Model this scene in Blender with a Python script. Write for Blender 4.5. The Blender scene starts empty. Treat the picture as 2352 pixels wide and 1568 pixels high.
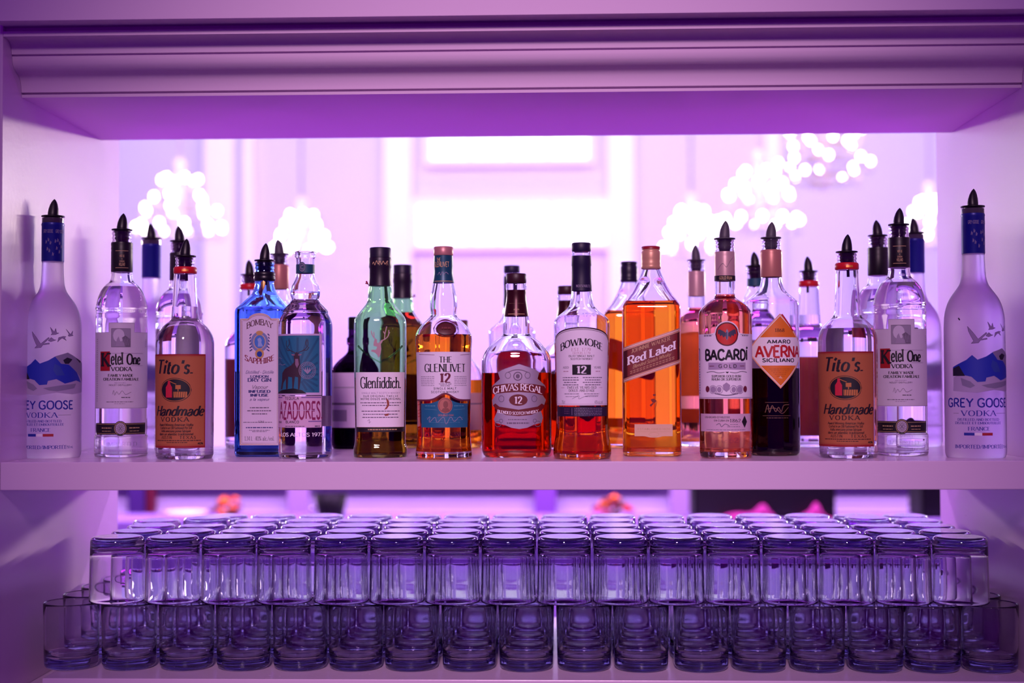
import bpy, math, random
from mathutils import Vector, Matrix, Euler
from mathutils.geometry import tessellate_polygon
random.seed(7)
R = math.radians
SC = bpy.context.scene
COL = SC.collection

# ------------------------------------------------------------------ camera
F = 3267.0                      # 50 mm lens, in pixels of the 2352 x 1568 frame
Z0 = 1.25                       # top of the bottle shelf
CAM = Vector((0.0525, -1.93, Z0 + .106))
CAMROT = (Matrix.Rotation(R(1.88), 3, 'Z') @ Matrix.Rotation(R(90 + 1.68), 3, 'X') @ Matrix.Rotation(R(-.19), 3, 'Z'))
cd = bpy.data.cameras.new('camera'); cam = bpy.data.objects.new('camera', cd); COL.objects.link(cam)
cam.matrix_world = Matrix.Translation(CAM) @ CAMROT.to_4x4()
cd.sensor_width = 36.0; cd.lens = F / 2352 * 36
cd.clip_start = .05; cd.clip_end = 60
cd.dof.use_dof = True; cd.dof.focus_distance = 2.03; cd.dof.aperture_fstop = 2.4
SC.camera = cam
SC.view_settings.view_transform = 'Standard'
SC.view_settings.look = 'None'
SC.view_settings.gamma = 1.0
SC.view_settings.use_curve_mapping = False
SC.view_settings.exposure = 0.0
cy = SC.cycles
cy.max_bounces = 22; cy.transmission_bounces = 20; cy.glossy_bounces = 6; cy.diffuse_bounces = 3
cy.transparent_max_bounces = 8
cy.blur_glossy = .6; cy.sample_clamp_indirect = 6.0; cy.sample_clamp_direct = 0.0
cy.caustics_refractive = True; cy.caustics_reflective = True

# ------------------------------------------------------------------ world and lights
w = bpy.data.worlds.new('world'); SC.world = w; w.use_nodes = True
w.node_tree.nodes['Background'].inputs[0].default_value = (.40, .0, 1.0, 1)
w.node_tree.nodes['Background'].inputs[1].default_value = .19

def light(name, typ, loc, aim, energy, col, size=1.0, size_y=None, **kw):
    l = bpy.data.lights.new(name, typ); l.energy = energy; l.color = col
    if typ == 'AREA':
        l.size = size
        if size_y: l.shape = 'RECTANGLE'; l.size_y = size_y
    else:
        l.shadow_soft_size = size
    for k, v in kw.items(): setattr(l, k, v)
    o = bpy.data.objects.new(name, l); COL.objects.link(o); o.location = loc
    o.rotation_euler = (Vector(aim) - Vector(loc)).to_track_quat('-Z', 'Y').to_euler()
    return o

# ballroom: washes on the far wall from above and from the floor; then added fill lights
light('wall_wash_high', 'AREA', (0, 6.5, 4.7), (0, 10.5, 2.0), 470, (.68, .65, .82), 9, 1.0)
light('wall_wash_low', 'AREA', (0, 9.2, .12), (0, 10.5, 1.6), 120, (.62, .10, 1.0), 7, .4)
light('counter_wash', 'AREA', (0, 2.35, 2.9), (0, 3.5, .9), 310, (.76, .40, 1.0), 5.2, .2)  # added light above the view, brightens the counter front
light('purple_fill', 'AREA', (-1.1, 2.0, .25), (-.2, .3, 1.75), 14, (.64, .04, 1.0), 1.2, .3)  # added unseen pair, turns the underside of the header purple
light('purple_fill', 'AREA', (1.1, 2.0, .25), (.2, .3, 1.75), 14, (.64, .04, 1.0), 1.2, .3)
# warm fills added out of view, standing in for the chandeliers' light
light('warm_fill', 'AREA', (-5.2, 8.4, 2.6), (.7, .3, 1.45), 20, (1.0, .80, .78), 3.2, .22, spread=R(60))
light('warm_fill', 'AREA', (5.2, 8.4, 2.6), (-.75, .3, 1.45), 32, (1.0, .80, .76), 3.2, .22, spread=R(60))
# front of the bar
light('front_key', 'SPOT', (.0, -3.9, 3.2), (.0, 0, 1.38), 505, (1.0, .61, .84), .25, spot_size=R(25), spot_blend=1.0)

# ------------------------------------------------------------------ helpers: pixels
CI = CAMROT.transposed()
def ray(px, py):
    return CAMROT @ Vector(((px - 1176) / F, -(py - 784) / F, -1.0))
def aty(px, py, y):            # the point seen at that pixel on the plane y
    d = ray(px, py); return CAM + d * ((y - CAM.y) / d.y)
def atz(px, py, z):
    d = ray(px, py); return CAM + d * ((z - CAM.z) / d.z)
def proj(p):
    q = CI @ (Vector(p) - CAM); return (1176 + F * q.x / -q.z, 784 - F * q.y / -q.z, -q.z)

# ------------------------------------------------------------------ helpers: materials
def lin(c):
    if isinstance(c, str): c = tuple(int(c[i:i + 2], 16) / 255 for i in (0, 2, 4))
    return tuple((v / 12.92 if v <= .04045 else ((v + .055) / 1.055) ** 2.4) for v in c) + (1,)
MATS = {}
def mat(name, c, rough=.5, metal=0., spec=.5, bump=0., bscale=300, emis=None, coat=0.):
    if name in MATS: return MATS[name]
    m = bpy.data.materials.new(name); m.use_nodes = True; nt = m.node_tree; b = nt.nodes['Principled BSDF']
    b.inputs['Base Color'].default_value = lin(c); b.inputs['Roughness'].default_value = rough
    b.inputs['Metallic'].default_value = metal; b.inputs['Specular IOR Level'].default_value = spec
    b.inputs['Coat Weight'].default_value = coat
    if emis: b.inputs['Emission Color'].default_value = lin(emis[0]); b.inputs['Emission Strength'].default_value = emis[1]
    if bump:
        tc = nt.nodes.new('ShaderNodeTexCoord'); n = nt.nodes.new('ShaderNodeTexNoise'); n.inputs['Scale'].default_value = bscale
        bp = nt.nodes.new('ShaderNodeBump'); bp.inputs['Strength'].default_value = bump; bp.inputs['Distance'].default_value = .002
        nt.links.new(tc.outputs['Object'], n.inputs['Vector']); nt.links.new(n.outputs['Fac'], bp.inputs['Height'])
        nt.links.new(bp.outputs['Normal'], b.inputs['Normal'])
    MATS[name] = m; return m
def glass(name, c=(1, 1, 1), ior=1.5, rough=0.):
    if name in MATS: return MATS[name]
    m = bpy.data.materials.new(name); m.use_nodes = True; nt = m.node_tree
    nt.nodes.remove(nt.nodes['Principled BSDF']); g = nt.nodes.new('ShaderNodeBsdfGlass')
    g.inputs['Color'].default_value = (*c, 1); g.inputs['IOR'].default_value = ior; g.inputs['Roughness'].default_value = rough
    nt.links.new(g.outputs[0], nt.nodes['Material Output'].inputs['Surface']); MATS[name] = m; return m
def frosted(name, c):
    m = bpy.data.materials.new(name); m.use_nodes = True; nt = m.node_tree; b = nt.nodes['Principled BSDF']
    b.inputs['Base Color'].default_value = (*c, 1); b.inputs['Roughness'].default_value = .42
    b.inputs['Transmission Weight'].default_value = .84; b.inputs['IOR'].default_value = 1.25
    MATS[name] = m; return m
def emit(name, c, s):
    m = bpy.data.materials.new(name); m.use_nodes = True; nt = m.node_tree
    nt.nodes.remove(nt.nodes['Principled BSDF']); g = nt.nodes.new('ShaderNodeEmission')
    g.inputs['Color'].default_value = (*c, 1); g.inputs['Strength'].default_value = s
    nt.links.new(g.outputs[0], nt.nodes['Material Output'].inputs['Surface'])
    m.cycles.emission_sampling = 'NONE'; MATS[name] = m; return m
def paint(name, c, rough):
    m = mat(name, c, rough, bump=.06, bscale=120)
    nt = m.node_tree; b = nt.nodes['Principled BSDF']
    tc = nt.nodes.new('ShaderNodeTexCoord'); mp = nt.nodes.new('ShaderNodeMapping'); mp.inputs['Scale'].default_value = (3, 3, 40)
    n = nt.nodes.new('ShaderNodeTexNoise'); n.inputs['Scale'].default_value = 6; n.inputs['Detail'].default_value = 6
    mr = nt.nodes.new('ShaderNodeMapRange'); mr.inputs['To Min'].default_value = rough - .06; mr.inputs['To Max'].default_value = rough + .08
    nt.links.new(tc.outputs['Object'], mp.inputs['Vector']); nt.links.new(mp.outputs[0], n.inputs['Vector'])
    nt.links.new(n.outputs['Fac'], mr.inputs['Value']); nt.links.new(mr.outputs[0], b.inputs['Roughness'])
    return m

# ------------------------------------------------------------------ helpers: meshes and objects
class MB:
    """collects faces with materials, builds ONE mesh object"""
    def __init__(s): s.v = []; s.f = []; s.m = []; s.mats = []; s.sm = []
    def mi(s, m):
        if m not in s.mats: s.mats.append(m)
        return s.mats.index(m)
    def add(s, vs, fs, m, smooth=False):
        b = len(s.v); s.v.extend(tuple(x) for x in vs); i = s.mi(m)
        for f in fs: s.f.append(tuple(b + k for k in f)); s.m.append(i); s.sm.append(smooth)
    def box(s, x0, x1, y0, y1, z0, z1, m):
        vs = [(x, y, z) for z in (z0, z1) for y in (y0, y1) for x in (x0, x1)]
        s.add(vs, [(0, 2, 3, 1), (4, 5, 7, 6), (0, 1, 5, 4), (2, 6, 7, 3), (0, 4, 6, 2), (1, 3, 7, 5)], m)
    def lathe(s, prof, m, seg=32, c=(0, 0), smooth=True, caps=True):
        vs = []; fs = []
        for (r, z) in prof:
            for k in range(seg):
                a = 2 * math.pi * k / seg; vs.append((c[0] + r * math.cos(a), c[1] + r * math.sin(a), z))
        for i in range(len(prof) - 1):
            for k in range(seg):
                k2 = (k + 1) % seg; fs.append((i * seg + k, i * seg + k2, (i + 1) * seg + k2, (i + 1) * seg + k))
        s.add(vs, fs, m, smooth)
        if caps:
            n = len(prof) - 1
            s.add(vs[:seg], [tuple(range(seg - 1, -1, -1))], m); s.add(vs[n * seg:], [tuple(range(seg))], m)
    def extrude_x(s, prof, x0, x1, m, smooth=False):      # closed (y,z) profile
        n = len(prof); vs = [(x0, y, z) for y, z in prof] + [(x1, y, z) for y, z in prof]
        fs = [(i, (i + 1) % n, n + (i + 1) % n, n + i) for i in range(n)]
        s.add(vs, fs, m, smooth)
        tri = tessellate_polygon([[Vector((y, z, 0)) for y, z in prof]])
        s.add(vs[:n], [tuple(t) for t in tri], m); s.add(vs[n:], [tuple(reversed(t)) for t in tri], m)
    def tube(s, pts, r, m, seg=8):
        vs = []; fs = []
        for i, p in enumerate(pts):
            p = Vector(p); d = (Vector(pts[min(i + 1, len(pts) - 1)]) - Vector(pts[max(i - 1, 0)])).normalized()
            a = d.orthogonal().normalized(); b = d.cross(a); rr = r[i] if isinstance(r, (list, tuple)) else r
            for k in range(seg):
                t = 2 * math.pi * k / seg; vs.append(p + a * rr * math.cos(t) + b * rr * math.sin(t))
        for i in range(len(pts) - 1):
            for k in range(seg):
                k2 = (k + 1) % seg; fs.append((i * seg + k, i * seg + k2, (i + 1) * seg + k2, (i + 1) * seg + k))
        fs += [tuple(range(seg)), tuple(range((len(pts) - 1) * seg, len(pts) * seg))]
        s.add(vs, fs, m, True)
    def ball(s, c, r, m, u=10, v=7, sz=1.0):
        prof = [(max(r * math.sin(math.pi * i / v), 1e-5), c[2] - r * sz * math.cos(math.pi * i / v)) for i in range(v + 1)]
        s.lathe(prof, m, u, (c[0], c[1]), True, False)
    def build(s, name, parent=None, fixn=False, bevel=0.):
        me = bpy.data.meshes.new(name); me.from_pydata(s.v, [], s.f)
        for m in s.mats: me.materials.append(m)
        me.polygons.foreach_set('material_index', s.m); me.polygons.foreach_set('use_smooth', s.sm); me.update()
        if fixn:
            import bmesh
            bm = bmesh.new(); bm.from_mesh(me); bmesh.ops.recalc_face_normals(bm, faces=bm.faces); bm.to_mesh(me); bm.free()
        o = bpy.data.objects.new(name, me); COL.objects.link(o)
        if parent: o.parent = parent
        if bevel:
            b = o.modifiers.new('edge', 'BEVEL'); b.width = bevel; b.segments = 2; b.limit_method = 'ANGLE'
        return o

def tag(o, label, cat, group=None):
    o['label'] = label; o['category'] = cat
    if group: o['group'] = group
    return o
def thing(name, loc, label, cat, group=None, rz=0.):
    o = bpy.data.objects.new(name, None); COL.objects.link(o); o.location = loc; o.rotation_euler = (0, 0, rz)
    o.empty_display_size = .02
    return tag(o, label, cat, group)
def struct(o): o['kind'] = 'structure'; return o
def kids(o): return [c for c in ALL if c.parent == o]
def copy_tree(o, parent=None):
    c = o.copy(); COL.objects.link(c); c.parent = parent
    for ch in list(o.children): copy_tree(ch, c)
    return c

# ------------------------------------------------------------------ pen lettering
GL = {}
for ln in """A .74 L0,0 .37,1|L.37,1 .74,0|L.14,.36 .6,.36
B .62 L.08,0 .08,1|C.08,1 .38,1 .54,.88 .54,.66 .38,.53 .08,.53|C.08,.53 .4,.53 .6,.42 .6,.14 .42,0 .08,0
C .7 C.66,.78 .52,.97 .36,1 .14,.88 .04,.5 .14,.12 .36,0 .54,.04 .67,.22
D .7 L.08,0 .08,1|C.08,1 .36,1 .58,.85 .66,.5 .58,.15 .36,0 .08,0
E .58 L.08,0 .08,1|L.08,1 .54,1|L.08,.52 .46,.52|L.08,0 .56,0
F .54 L.08,0 .08,1|L.08,1 .52,1|L.08,.5 .44,.5
G .74 C.68,.8 .54,.97 .37,1 .14,.88 .04,.5 .14,.12 .38,0 .56,.03 .68,.14|L.68,.06 .68,.44|L.44,.44 .7,.44
H .74 L.08,0 .08,1|L.66,0 .66,1|L.08,.52 .66,.52
I .2 L.1,0 .1,1
J .42 L.32,1 .32,.25|C.32,.25 .27,.05 .14,0 .03,.1
K .7 L.08,0 .08,1|L.64,1 .08,.42|L.24,.58 .68,0
L .54 L.08,1 .08,0|L.08,0 .54,0
M .88 L.08,0 .1,1|L.1,1 .44,.1|L.44,.1 .78,1|L.78,1 .8,0
N .74 L.08,0 .08,1|L.08,1 .66,0|L.66,0 .66,1
O .76 C.38,1 .14,.88 .04,.5 .14,.12 .38,0 .62,.12 .72,.5 .62,.88 .38,1
P .58 L.08,0 .08,1|C.08,1 .38,1 .56,.88 .56,.62 .38,.48 .08,.48
Q .76 C.38,1 .14,.88 .04,.5 .14,.12 .38,0 .62,.12 .72,.5 .62,.88 .38,1|L.44,.2 .74,-.08
R .66 L.08,0 .08,1|C.08,1 .38,1 .56,.88 .56,.62 .38,.48 .08,.48|L.32,.48 .66,0
S .54 C.48,.84 .38,.98 .24,1 .08,.9 .06,.74 .2,.58 .38,.46 .5,.28 .44,.06 .26,0 .1,.06 .03,.22
T .64 L.32,0 .32,1|L0,1 .64,1
U .72 L.08,1 .08,.3|C.08,.3 .14,.06 .36,0 .58,.06 .64,.3|L.64,.3 .64,1
V .72 L0,1 .36,0|L.36,0 .72,1
W 1 L0,1 .26,0|L.26,0 .5,.9|L.5,.9 .74,0|L.74,0 1,1
X .7 L0,1 .7,0|L.7,1 0,0
Y .68 L0,1 .34,.48|L.68,1 .34,.48|L.34,.48 .34,0
Z .62 L.04,1 .58,1|L.58,1 .04,0|L.04,0 .6,0
a .52 C.06,.5 .2,.64 .36,.6 .42,.46|L.42,.46 .42,0|C.42,.36 .2,.34 .06,.22 .08,.04 .22,-.01 .42,.14
b .54 L.08,1 .08,0|C.08,.46 .26,.64 .46,.52 .5,.32 .44,.08 .26,0 .08,.14
c .46 C.42,.52 .28,.64 .1,.5 .05,.3 .12,.06 .28,0 .43,.14
d .54 L.46,1 .46,0|C.46,.46 .28,.64 .1,.52 .05,.32 .1,.08 .28,0 .46,.14
e .5 L.06,.34 .45,.34|C.45,.34 .42,.54 .26,.65 .08,.5 .05,.3 .12,.06 .28,0 .45,.12
f .34 L.14,0 .14,.78|C.14,.78 .18,.96 .34,.98|L.02,.62 .3,.62
g .54 L.46,.62 .46,-.1|C.46,-.1 .4,-.3 .22,-.32 .08,-.24|C.46,.46 .28,.64 .1,.52 .05,.32 .1,.08 .28,0 .46,.14
h .56 L.08,0 .08,1|C.08,.42 .26,.64 .42,.58 .46,.44|L.46,.44 .46,0
i .2 L.1,0 .1,.64|L.1,.84 .1,.94
k .54 L.08,0 .08,1|L.48,.64 .08,.26|L.22,.38 .52,0
l .2 L.1,0 .1,1
m .86 L.08,0 .08,.64|C.08,.44 .24,.64 .38,.58 .42,.44|L.42,.44 .42,0|C.42,.44 .58,.64 .72,.58 .76,.44|L.76,.44 .76,0
n .56 L.08,0 .08,.64|C.08,.42 .26,.64 .42,.58 .46,.44|L.46,.44 .46,0
o .54 C.27,.64 .1,.54 .04,.32 .1,.08 .27,0 .44,.08 .5,.32 .44,.54 .27,.64
p .54 L.08,.64 .08,-.32|C.08,.46 .26,.64 .46,.52 .5,.32 .44,.08 .26,0 .08,.14
q .54 L.46,.64 .46,-.32|C.46,.46 .28,.64 .1,.52 .05,.32 .1,.08 .28,0 .46,.14
r .38 L.08,0 .08,.64|C.08,.4 .2,.62 .36,.6
s .42 C.36,.52 .22,.64 .08,.52 .12,.38 .3,.28 .36,.12 .22,0 .05,.1
t .34 L.14,.86 .14,.14|C.14,.14 .2,0 .33,.06|L.02,.62 .3,.62
u .56 L.08,.64 .08,.2|C.08,.2 .14,0 .3,0 .46,.2|L.46,.64 .46,0
v .5 L0,.64 .25,0|L.25,0 .5,.64
w .76 L0,.64 .2,0|L.2,0 .38,.6|L.38,.6 .56,0|L.56,0 .76,.64
x .5 L0,.64 .5,0|L.5,.64 0,0
y .5 L0,.64 .25,0|L.5,.64 .16,-.32
z .46 L.04,.64 .42,.64|L.42,.64 .04,0|L.04,0 .44,0
í .2 L.1,0 .1,.64|L.08,.8 .2,.98
Í .2 L.1,0 .1,1|L.08,1.12 .22,1.3
É .58 L.08,0 .08,1|L.08,1 .54,1|L.08,.52 .46,.52|L.08,0 .56,0|L.26,1.1 .42,1.26
0 .58 C.29,1 .1,.86 .04,.5 .1,.14 .29,0 .48,.14 .54,.5 .48,.86 .29,1
1 .38 L.22,0 .22,1|L.22,1 .04,.84
2 .58 C.06,.74 .16,.96 .32,1 .48,.84 .44,.6 .2,.26 .05,.02|L.04,0 .56,0
3 .54 C.06,.84 .24,1 .44,.86 .42,.62 .22,.52|C.22,.52 .48,.44 .48,.14 .26,0 .04,.14
4 .6 L.44,0 .44,1|L.44,1 .02,.3|L.02,.3 .58,.3
5 .54 L.48,1 .12,1|L.12,1 .1,.56|C.1,.56 .3,.64 .5,.4 .44,.08 .22,0 .04,.12
6 .56 C.46,.92 .2,.86 .05,.4 .12,.06 .3,0 .5,.14 .48,.5 .28,.6 .08,.4
7 .54 L.04,1 .5,1|L.5,1 .18,0
8 .56 C.28,1 .1,.86 .14,.62 .28,.52 .48,.34 .46,.08 .28,0 .1,.08 .08,.34 .28,.52 .42,.62 .46,.86 .28,1
9 .56 C.1,.08 .36,.14 .51,.6 .44,.94 .26,1 .06,.86 .08,.5 .28,.4 .48,.6
. .2 L.1,0 .1,.09
' .2 L.1,.74 .1,1
- .36 L.04,.36 .32,.36
/ .4 L0,-.06 .4,1.04
% .8 C.18,1 .06,.78 .18,.56 .3,.78 .18,1|L.68,1 .12,0|C.62,.44 .5,.22 .62,0 .74,.22 .62,.44
& .7 C.66,.0 .2,.6 .22,.94 .42,.9 .4,.66 .08,.4 .12,.04 .4,.02 .62,.4""".split('\n'):
    p = ln.split(' ', 2)
    GL[p[0]] = (float(p[1]), [(s[0], [tuple(map(float, q.split(','))) for q in s[1:].split()]) for s in p[2].split('|')])

def hermite(p0, p1, p2, p3, n):
    """n points from p1 towards p2 on a smooth curve whose bends do not overshoot where the points are unevenly spaced"""
    L = lambda a, b: max(math.dist(a, b), 1e-9)
    d0, d1, d2 = L(p0, p1), L(p1, p2), L(p2, p3)
    sl = lambda a, b, d: [(y - x) / d for x, y in zip(a, b)]
    s1 = sl(p1, p2, d1)
    s0 = sl(p0, p1, d0) if d0 > 1e-6 else s1; s2 = sl(p2, p3, d2) if d2 > 1e-6 else s1
    m1 = [(a * d1 + b * d0) / (d0 + d1) if d0 > 1e-6 else b for a, b in zip(s0, s1)]
    m2 = [(a * d2 + b * d1) / (d1 + d2) if d2 > 1e-6 else a for a, b in zip(s1, s2)]
    out = []
    for k in range(n):
        t = k / n; a, b, c, e = 2 * t ** 3 - 3 * t * t + 1, t ** 3 - 2 * t * t + t, 3 * t * t - 2 * t ** 3, t ** 3 - t * t
        out.append(tuple(a * x + b * d1 * u + c * y + e * d1 * v for x, u, y, v in zip(p1, m1, p2, m2)))
    return out
def crom(pts, n=5):
    out = []
    cl = pts[0] == pts[-1]
    for i in range(len(pts) - 1):
        p0 = pts[i - 1] if i > 0 else (pts[-2] if cl else pts[0])
        p3 = pts[i + 2] if i + 2 < len(pts) else (pts[1] if cl else pts[-1])
        out += hermite(p0, pts[i], pts[i + 1], p3, n)
    out.append(pts[-1]); return out

def ribbons(pts, wf):
    """quads along a polyline; wf(dx,dy) gives the pen width"""
    qs = []; L = []; n = len(pts)
    for i in range(n):
        a = pts[max(i - 1, 0)]; b = pts[min(i + 1, n - 1)]
        dx, dy = b[0] - a[0], b[1] - a[1]; l = math.hypot(dx, dy) or 1e-9; dx /= l; dy /= l
        h = wf(dx, dy) / 2; L.append(((pts[i][0] - dy * h, pts[i][1] + dx * h), (pts[i][0] + dy * h, pts[i][1] - dx * h)))
    for i in range(n - 1): qs.append((L[i][0], L[i + 1][0], L[i + 1][1], L[i][1]))
    return qs
def lettering(txt, style='serif', wt=.15, thin=.3, shear=0., gap=.1, n=4):
    """list of quads in units of the cap height, and the total width"""
    qs = []; x = 0.
    for ch in txt:
        if ch == ' ': x += .34; continue
        wd, st = GL[ch] if ch in GL else GL['-']
        if style == 'sans': wf = lambda dx, dy: wt
        else: wf = lambda dx, dy: wt * (thin + (1 - thin) * abs(dy * .97 + dx * .24 if style == 'script' else dy * .97 - dx * .26 * 0 + 0))
        for kind, pts in st:
            P = crom(pts, n) if kind == 'C' else [pts[0], ((pts[0][0] + pts[1][0]) / 2, (pts[0][1] + pts[1][1]) / 2), pts[1]]
            if style == 'serif' and kind == 'L':
                dx, dy = pts[1][0] - pts[0][0], pts[1][1] - pts[0][1]
                k = 1 if dx * dy <= 0 else .55           # rising diagonals are thin
                if abs(dx) < .06: k = 1
                qs += [[(a + x, b) for a, b in q] for q in ribbons(P, (lambda ddx, ddy: wt * (thin + (1 - thin) * abs(ddy)) * k))]
                if abs(dy) > abs(dx):
                    for e in pts:
                        if any(abs(e[1] - t) < .02 for t in (0, 1, .64, -.32)):
                            s = wt * .5 + .05; h = wt * thin * .5 + .012
                            yy = e[1] + (h if e[1] <= .02 else -h)
                            qs.append([(e[0] - s + x, yy - h), (e[0] + s + x, yy - h), (e[0] + s + x, yy + h), (e[0] - s + x, yy + h)])
            else:
                qs += [[(a + x, b) for a, b in q] for q in ribbons(P, wf)]
        x += wd + gap
    if shear: qs = [[(a + b * shear, b) for a, b in q] for q in qs]
    return qs, max(x - gap, .01)

# ------------------------------------------------------------------ bottles
def dense(prof, n=4):
    """smooth a (y, halfwidth) profile without overshooting between its points"""
    S = [(b[1] - a[1]) / (b[0] - a[0]) for a, b in zip(prof, prof[1:])]
    M = [S[0]] + [0 if a * b <= 0 else 3 * (p1[0] - p0[0] + q1[0] - q0[0]) / ((2 * (q1[0] - q0[0]) + p1[0] - p0[0]) / a + (q1[0] - q0[0] + 2 * (p1[0] - p0[0])) / b)
                  for a, b, p0, p1, q0, q1 in zip(S, S[1:], prof, prof[1:], prof[1:], prof[2:])] + [S[-1]]
    out = []
    for i, (p, q) in enumerate(zip(prof, prof[1:])):
        d = q[0] - p[0]; k = n if d + abs(q[1] - p[1]) > 5 else 1
        for j in range(k):
            t = j / k
            out.append((p[0] + d * t, (2 * t ** 3 - 3 * t * t + 1) * p[1] + (t ** 3 - 2 * t * t + t) * d * M[i] + (3 * t * t - 2 * t ** 3) * q[1] + (t ** 3 - t * t) * d * M[i + 1]))
    out.append(prof[-1]); return out

class Bottle:
    """Built where the photograph shows it: px, py = middle and lowest line of the base in photo pixels;
    the profile is (height line in the photo, half width), both turned into metres with the scale at its depth."""
    def __init__(s, name, label, cat, px, py, prof, n=2., br=1., seg=48, straight=0., group=None):
        hw = max(h for y, h in prof); f0 = atz(px, py, Z0)
        d = proj(f0)[2]
        for _ in range(4):
            k = d / F; c = f0 + Vector((0, hw * br * k * .93, 0)); d = proj(c)[2]
        c = aty(px, py, c.y); c.z = Z0
        s.k = d / F; s.px = px; s.y0 = proj(c)[1]; s.n = n; s.br = br; s.seg = seg; s.hb = hw
        s.prof = prof; s.D = dense(prof); s.hn = min(h for y, h in prof if y < prof[-1][0] - 120)
        va = math.atan2(c.x - CAM.x, c.y - CAM.y)
        s.tab = [(0., 0.)]; q = s.pt(0, hw); acc = 0.
        for i in range(1, 601):
            a = math.pi * i / 600; p = s.pt(a, hw); acc += (p - q).length; q = p; s.tab.append((acc, a))
        s.rz = -va * (1 - straight)
        s.root = thing(name, c, label, cat, group, s.rz)
    def z(s, y): return (s.y0 - y) * s.k
    def hw(s, y):
        D = s.D
        if y <= D[0][0]: return D[0][1]
        for a, b in zip(D, D[1:]):
            if a[0] <= y <= b[0]: return a[1] + (b[1] - a[1]) * ((y - a[0]) / max(b[0] - a[0], 1e-6))
        return D[-1][1]
    def sec(s, h):                                   # section exponent and depth ratio at half width h
        t = min(max((h - s.hn * 1.35) / max(s.hb * .92 - s.hn * 1.35, 1), 0), 1)
        return 2 + (s.n - 2) * t, 1 + (s.br - 1) * t
    def pt(s, a, h):                                 # direction a (0 = towards the viewer, + = right)
        n, b = s.sec(h); sa, ca = math.sin(a), math.cos(a)
        r = (abs(sa) ** n + abs(ca / b) ** n) ** (-1 / n)
        return Vector((r * sa, -r * ca)) * h
    def ring(s, y, h):
        return [Vector((*(s.pt(2 * math.pi * k / s.seg, h) * s.k), s.z(y))) for k in range(s.seg)]
    def skin(s, mb, D, m, flip=False, cap0=False, cap1=False, smooth=True):
        R_ = [s.ring(y, h) for y, h in D]; g = s.seg; vs = [v for r in R_ for v in r]; fs = []
        for i in range(len(D) - 1):
            for k in range(g):
                k2 = (k + 1) % g; q = (i * g + k, i * g + k2, (i + 1) * g + k2, (i + 1) * g + k)
                fs.append(tuple(reversed(q)) if not flip else q)
        mb.add(vs, fs, m, smooth)
        for on, i in ((cap0, 0), (cap1, len(D) - 1)):
            if on:
                o = tuple(range(g)); top = i == 0
                mb.add(R_[i], [o if (top != flip) else tuple(reversed(o))], m)
    def body(s, gm, level, lm=None, lt=None, wall=3.4, foot=9, top=None, name='glass_body', clear_top=None):
        """glass shell with its cavity; the liquid fills the cavity up to the level line"""
        D = s.D if top is None else [p for p in s.D if p[0] >= top]
        mb = MB(); yb = D[-1][0]
        inner = [(y, max(h - wall, 3)) for y, h in D if y < yb - foot - 3]
        hb = s.hw(yb - foot - 4) - wall
        inner += [(yb - foot - 2, hb - 1.5), (yb - foot, hb - 6), (yb - foot - 2.5, hb * .4), (yb - foot - 3, 1)]
        s.skin(mb, D, gm, cap1=True)
        s.skin(mb, [D[0], (D[0][0], inner[0][1])], gm, flip=True)
        if level is None:
            s.skin(mb, inner, gm, flip=True)
            return mb.build(name, s.root)
        up = [p for p in inner if p[0] < level]; dn = [p for p in inner if p[0] >= level]
        hl = s.hw(level) - wall
        s.skin(mb, up + [(level, hl)], gm, flip=True)
        o = mb.build(name, s.root)
        ml = MB(); s.skin(ml, [(level, hl)] + dn, lm)
        s.skin(ml, [(level, hl), (level - .01, 1)], lt, flip=True)
        ml.build('liquid', s.root)
        return o
    def sleeve(s, name, pts, m, cap=True, parent=None, off=.5, smooth=True):
        mb = MB(); D = [(y, h if h else s.hw(y) + off) for y, h in pts]
        s.skin(mb, D, m, cap0=cap, cap1=cap, smooth=smooth)
        return mb.build(name, parent or s.root)
    def pourer(s, tip, disc, hd, m, cx=0., lean=1.):
        k = s.k; mb = MB(); H = disc - tip; g = 20
        prof = [(0, .6), (.06, 3), (.16, 5.8), (.32, 8.6), (.55, 11), (.8, 12.2), (.95, 12), (1, 11)]
        vs = []; fs = []
        for t, h in prof:
            z = s.z(tip + t * H)
            for j in range(g):
                a = 2 * math.pi * j / g; x = h * math.sin(a) * 1.0 + (1 - t) ** 1.5 * 3.0 * lean; yv = -h * math.cos(a) * (.55 + .4 * t)
                vs.append((x * k, yv * k, z))
        for i in range(len(prof) - 1):
            for j in range(g):
                j2 = (j + 1) % g; fs.append(((i + 1) * g + j, (i + 1) * g + j2, i * g + j2, i * g + j))
        mb.add(vs, fs, m, True)
        mb.lathe([(hd * k * .6, s.z(disc - 3)), (hd * k, s.z(disc - 2)), (hd * k, s.z(disc + .6)), (hd * .6 * k, s.z(disc + 1.5))], m, 28)
        o = mb.build('pour_spout', s.root)
        st = MB(); hs = s.hw(disc + 8) - 4.5
        st.lathe([(hs * .98 * k, s.z(disc + 1)), (hs * k, s.z(disc + 6)), (hs * .8 * k, s.z(disc + 8)), (hs * .98 * k, s.z(disc + 12)), (hs * .8 * k, s.z(disc + 15)),
                  (hs * .95 * k, s.z(disc + 19)), (hs * .78 * k, s.z(disc + 23)), (hs * .7 * k, s.z(disc + 34)), (hs * .3 * k, s.z(disc + 35))], m, 20)
        st.build('rubber_plug', o)
        tb = MB(); tb.tube([(2.5 * k, 0, s.z(disc + 34)), (3 * k, 0, s.z(disc + 56))], 3.4 * k, m, 10); tb.build('air_tube', o)
        return o
    # prints -------------------------------------------------
    def u(s, x):                                     # photo x -> distance round the body from its nearest line, in pixels
        t = x - s.px; best = 0.
        for acc, a in s.tab:
            if a > math.pi / 2 or s.pt(a, s.hb).x > abs(t): break
            best = acc
        return math.copysign(best, t)
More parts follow.
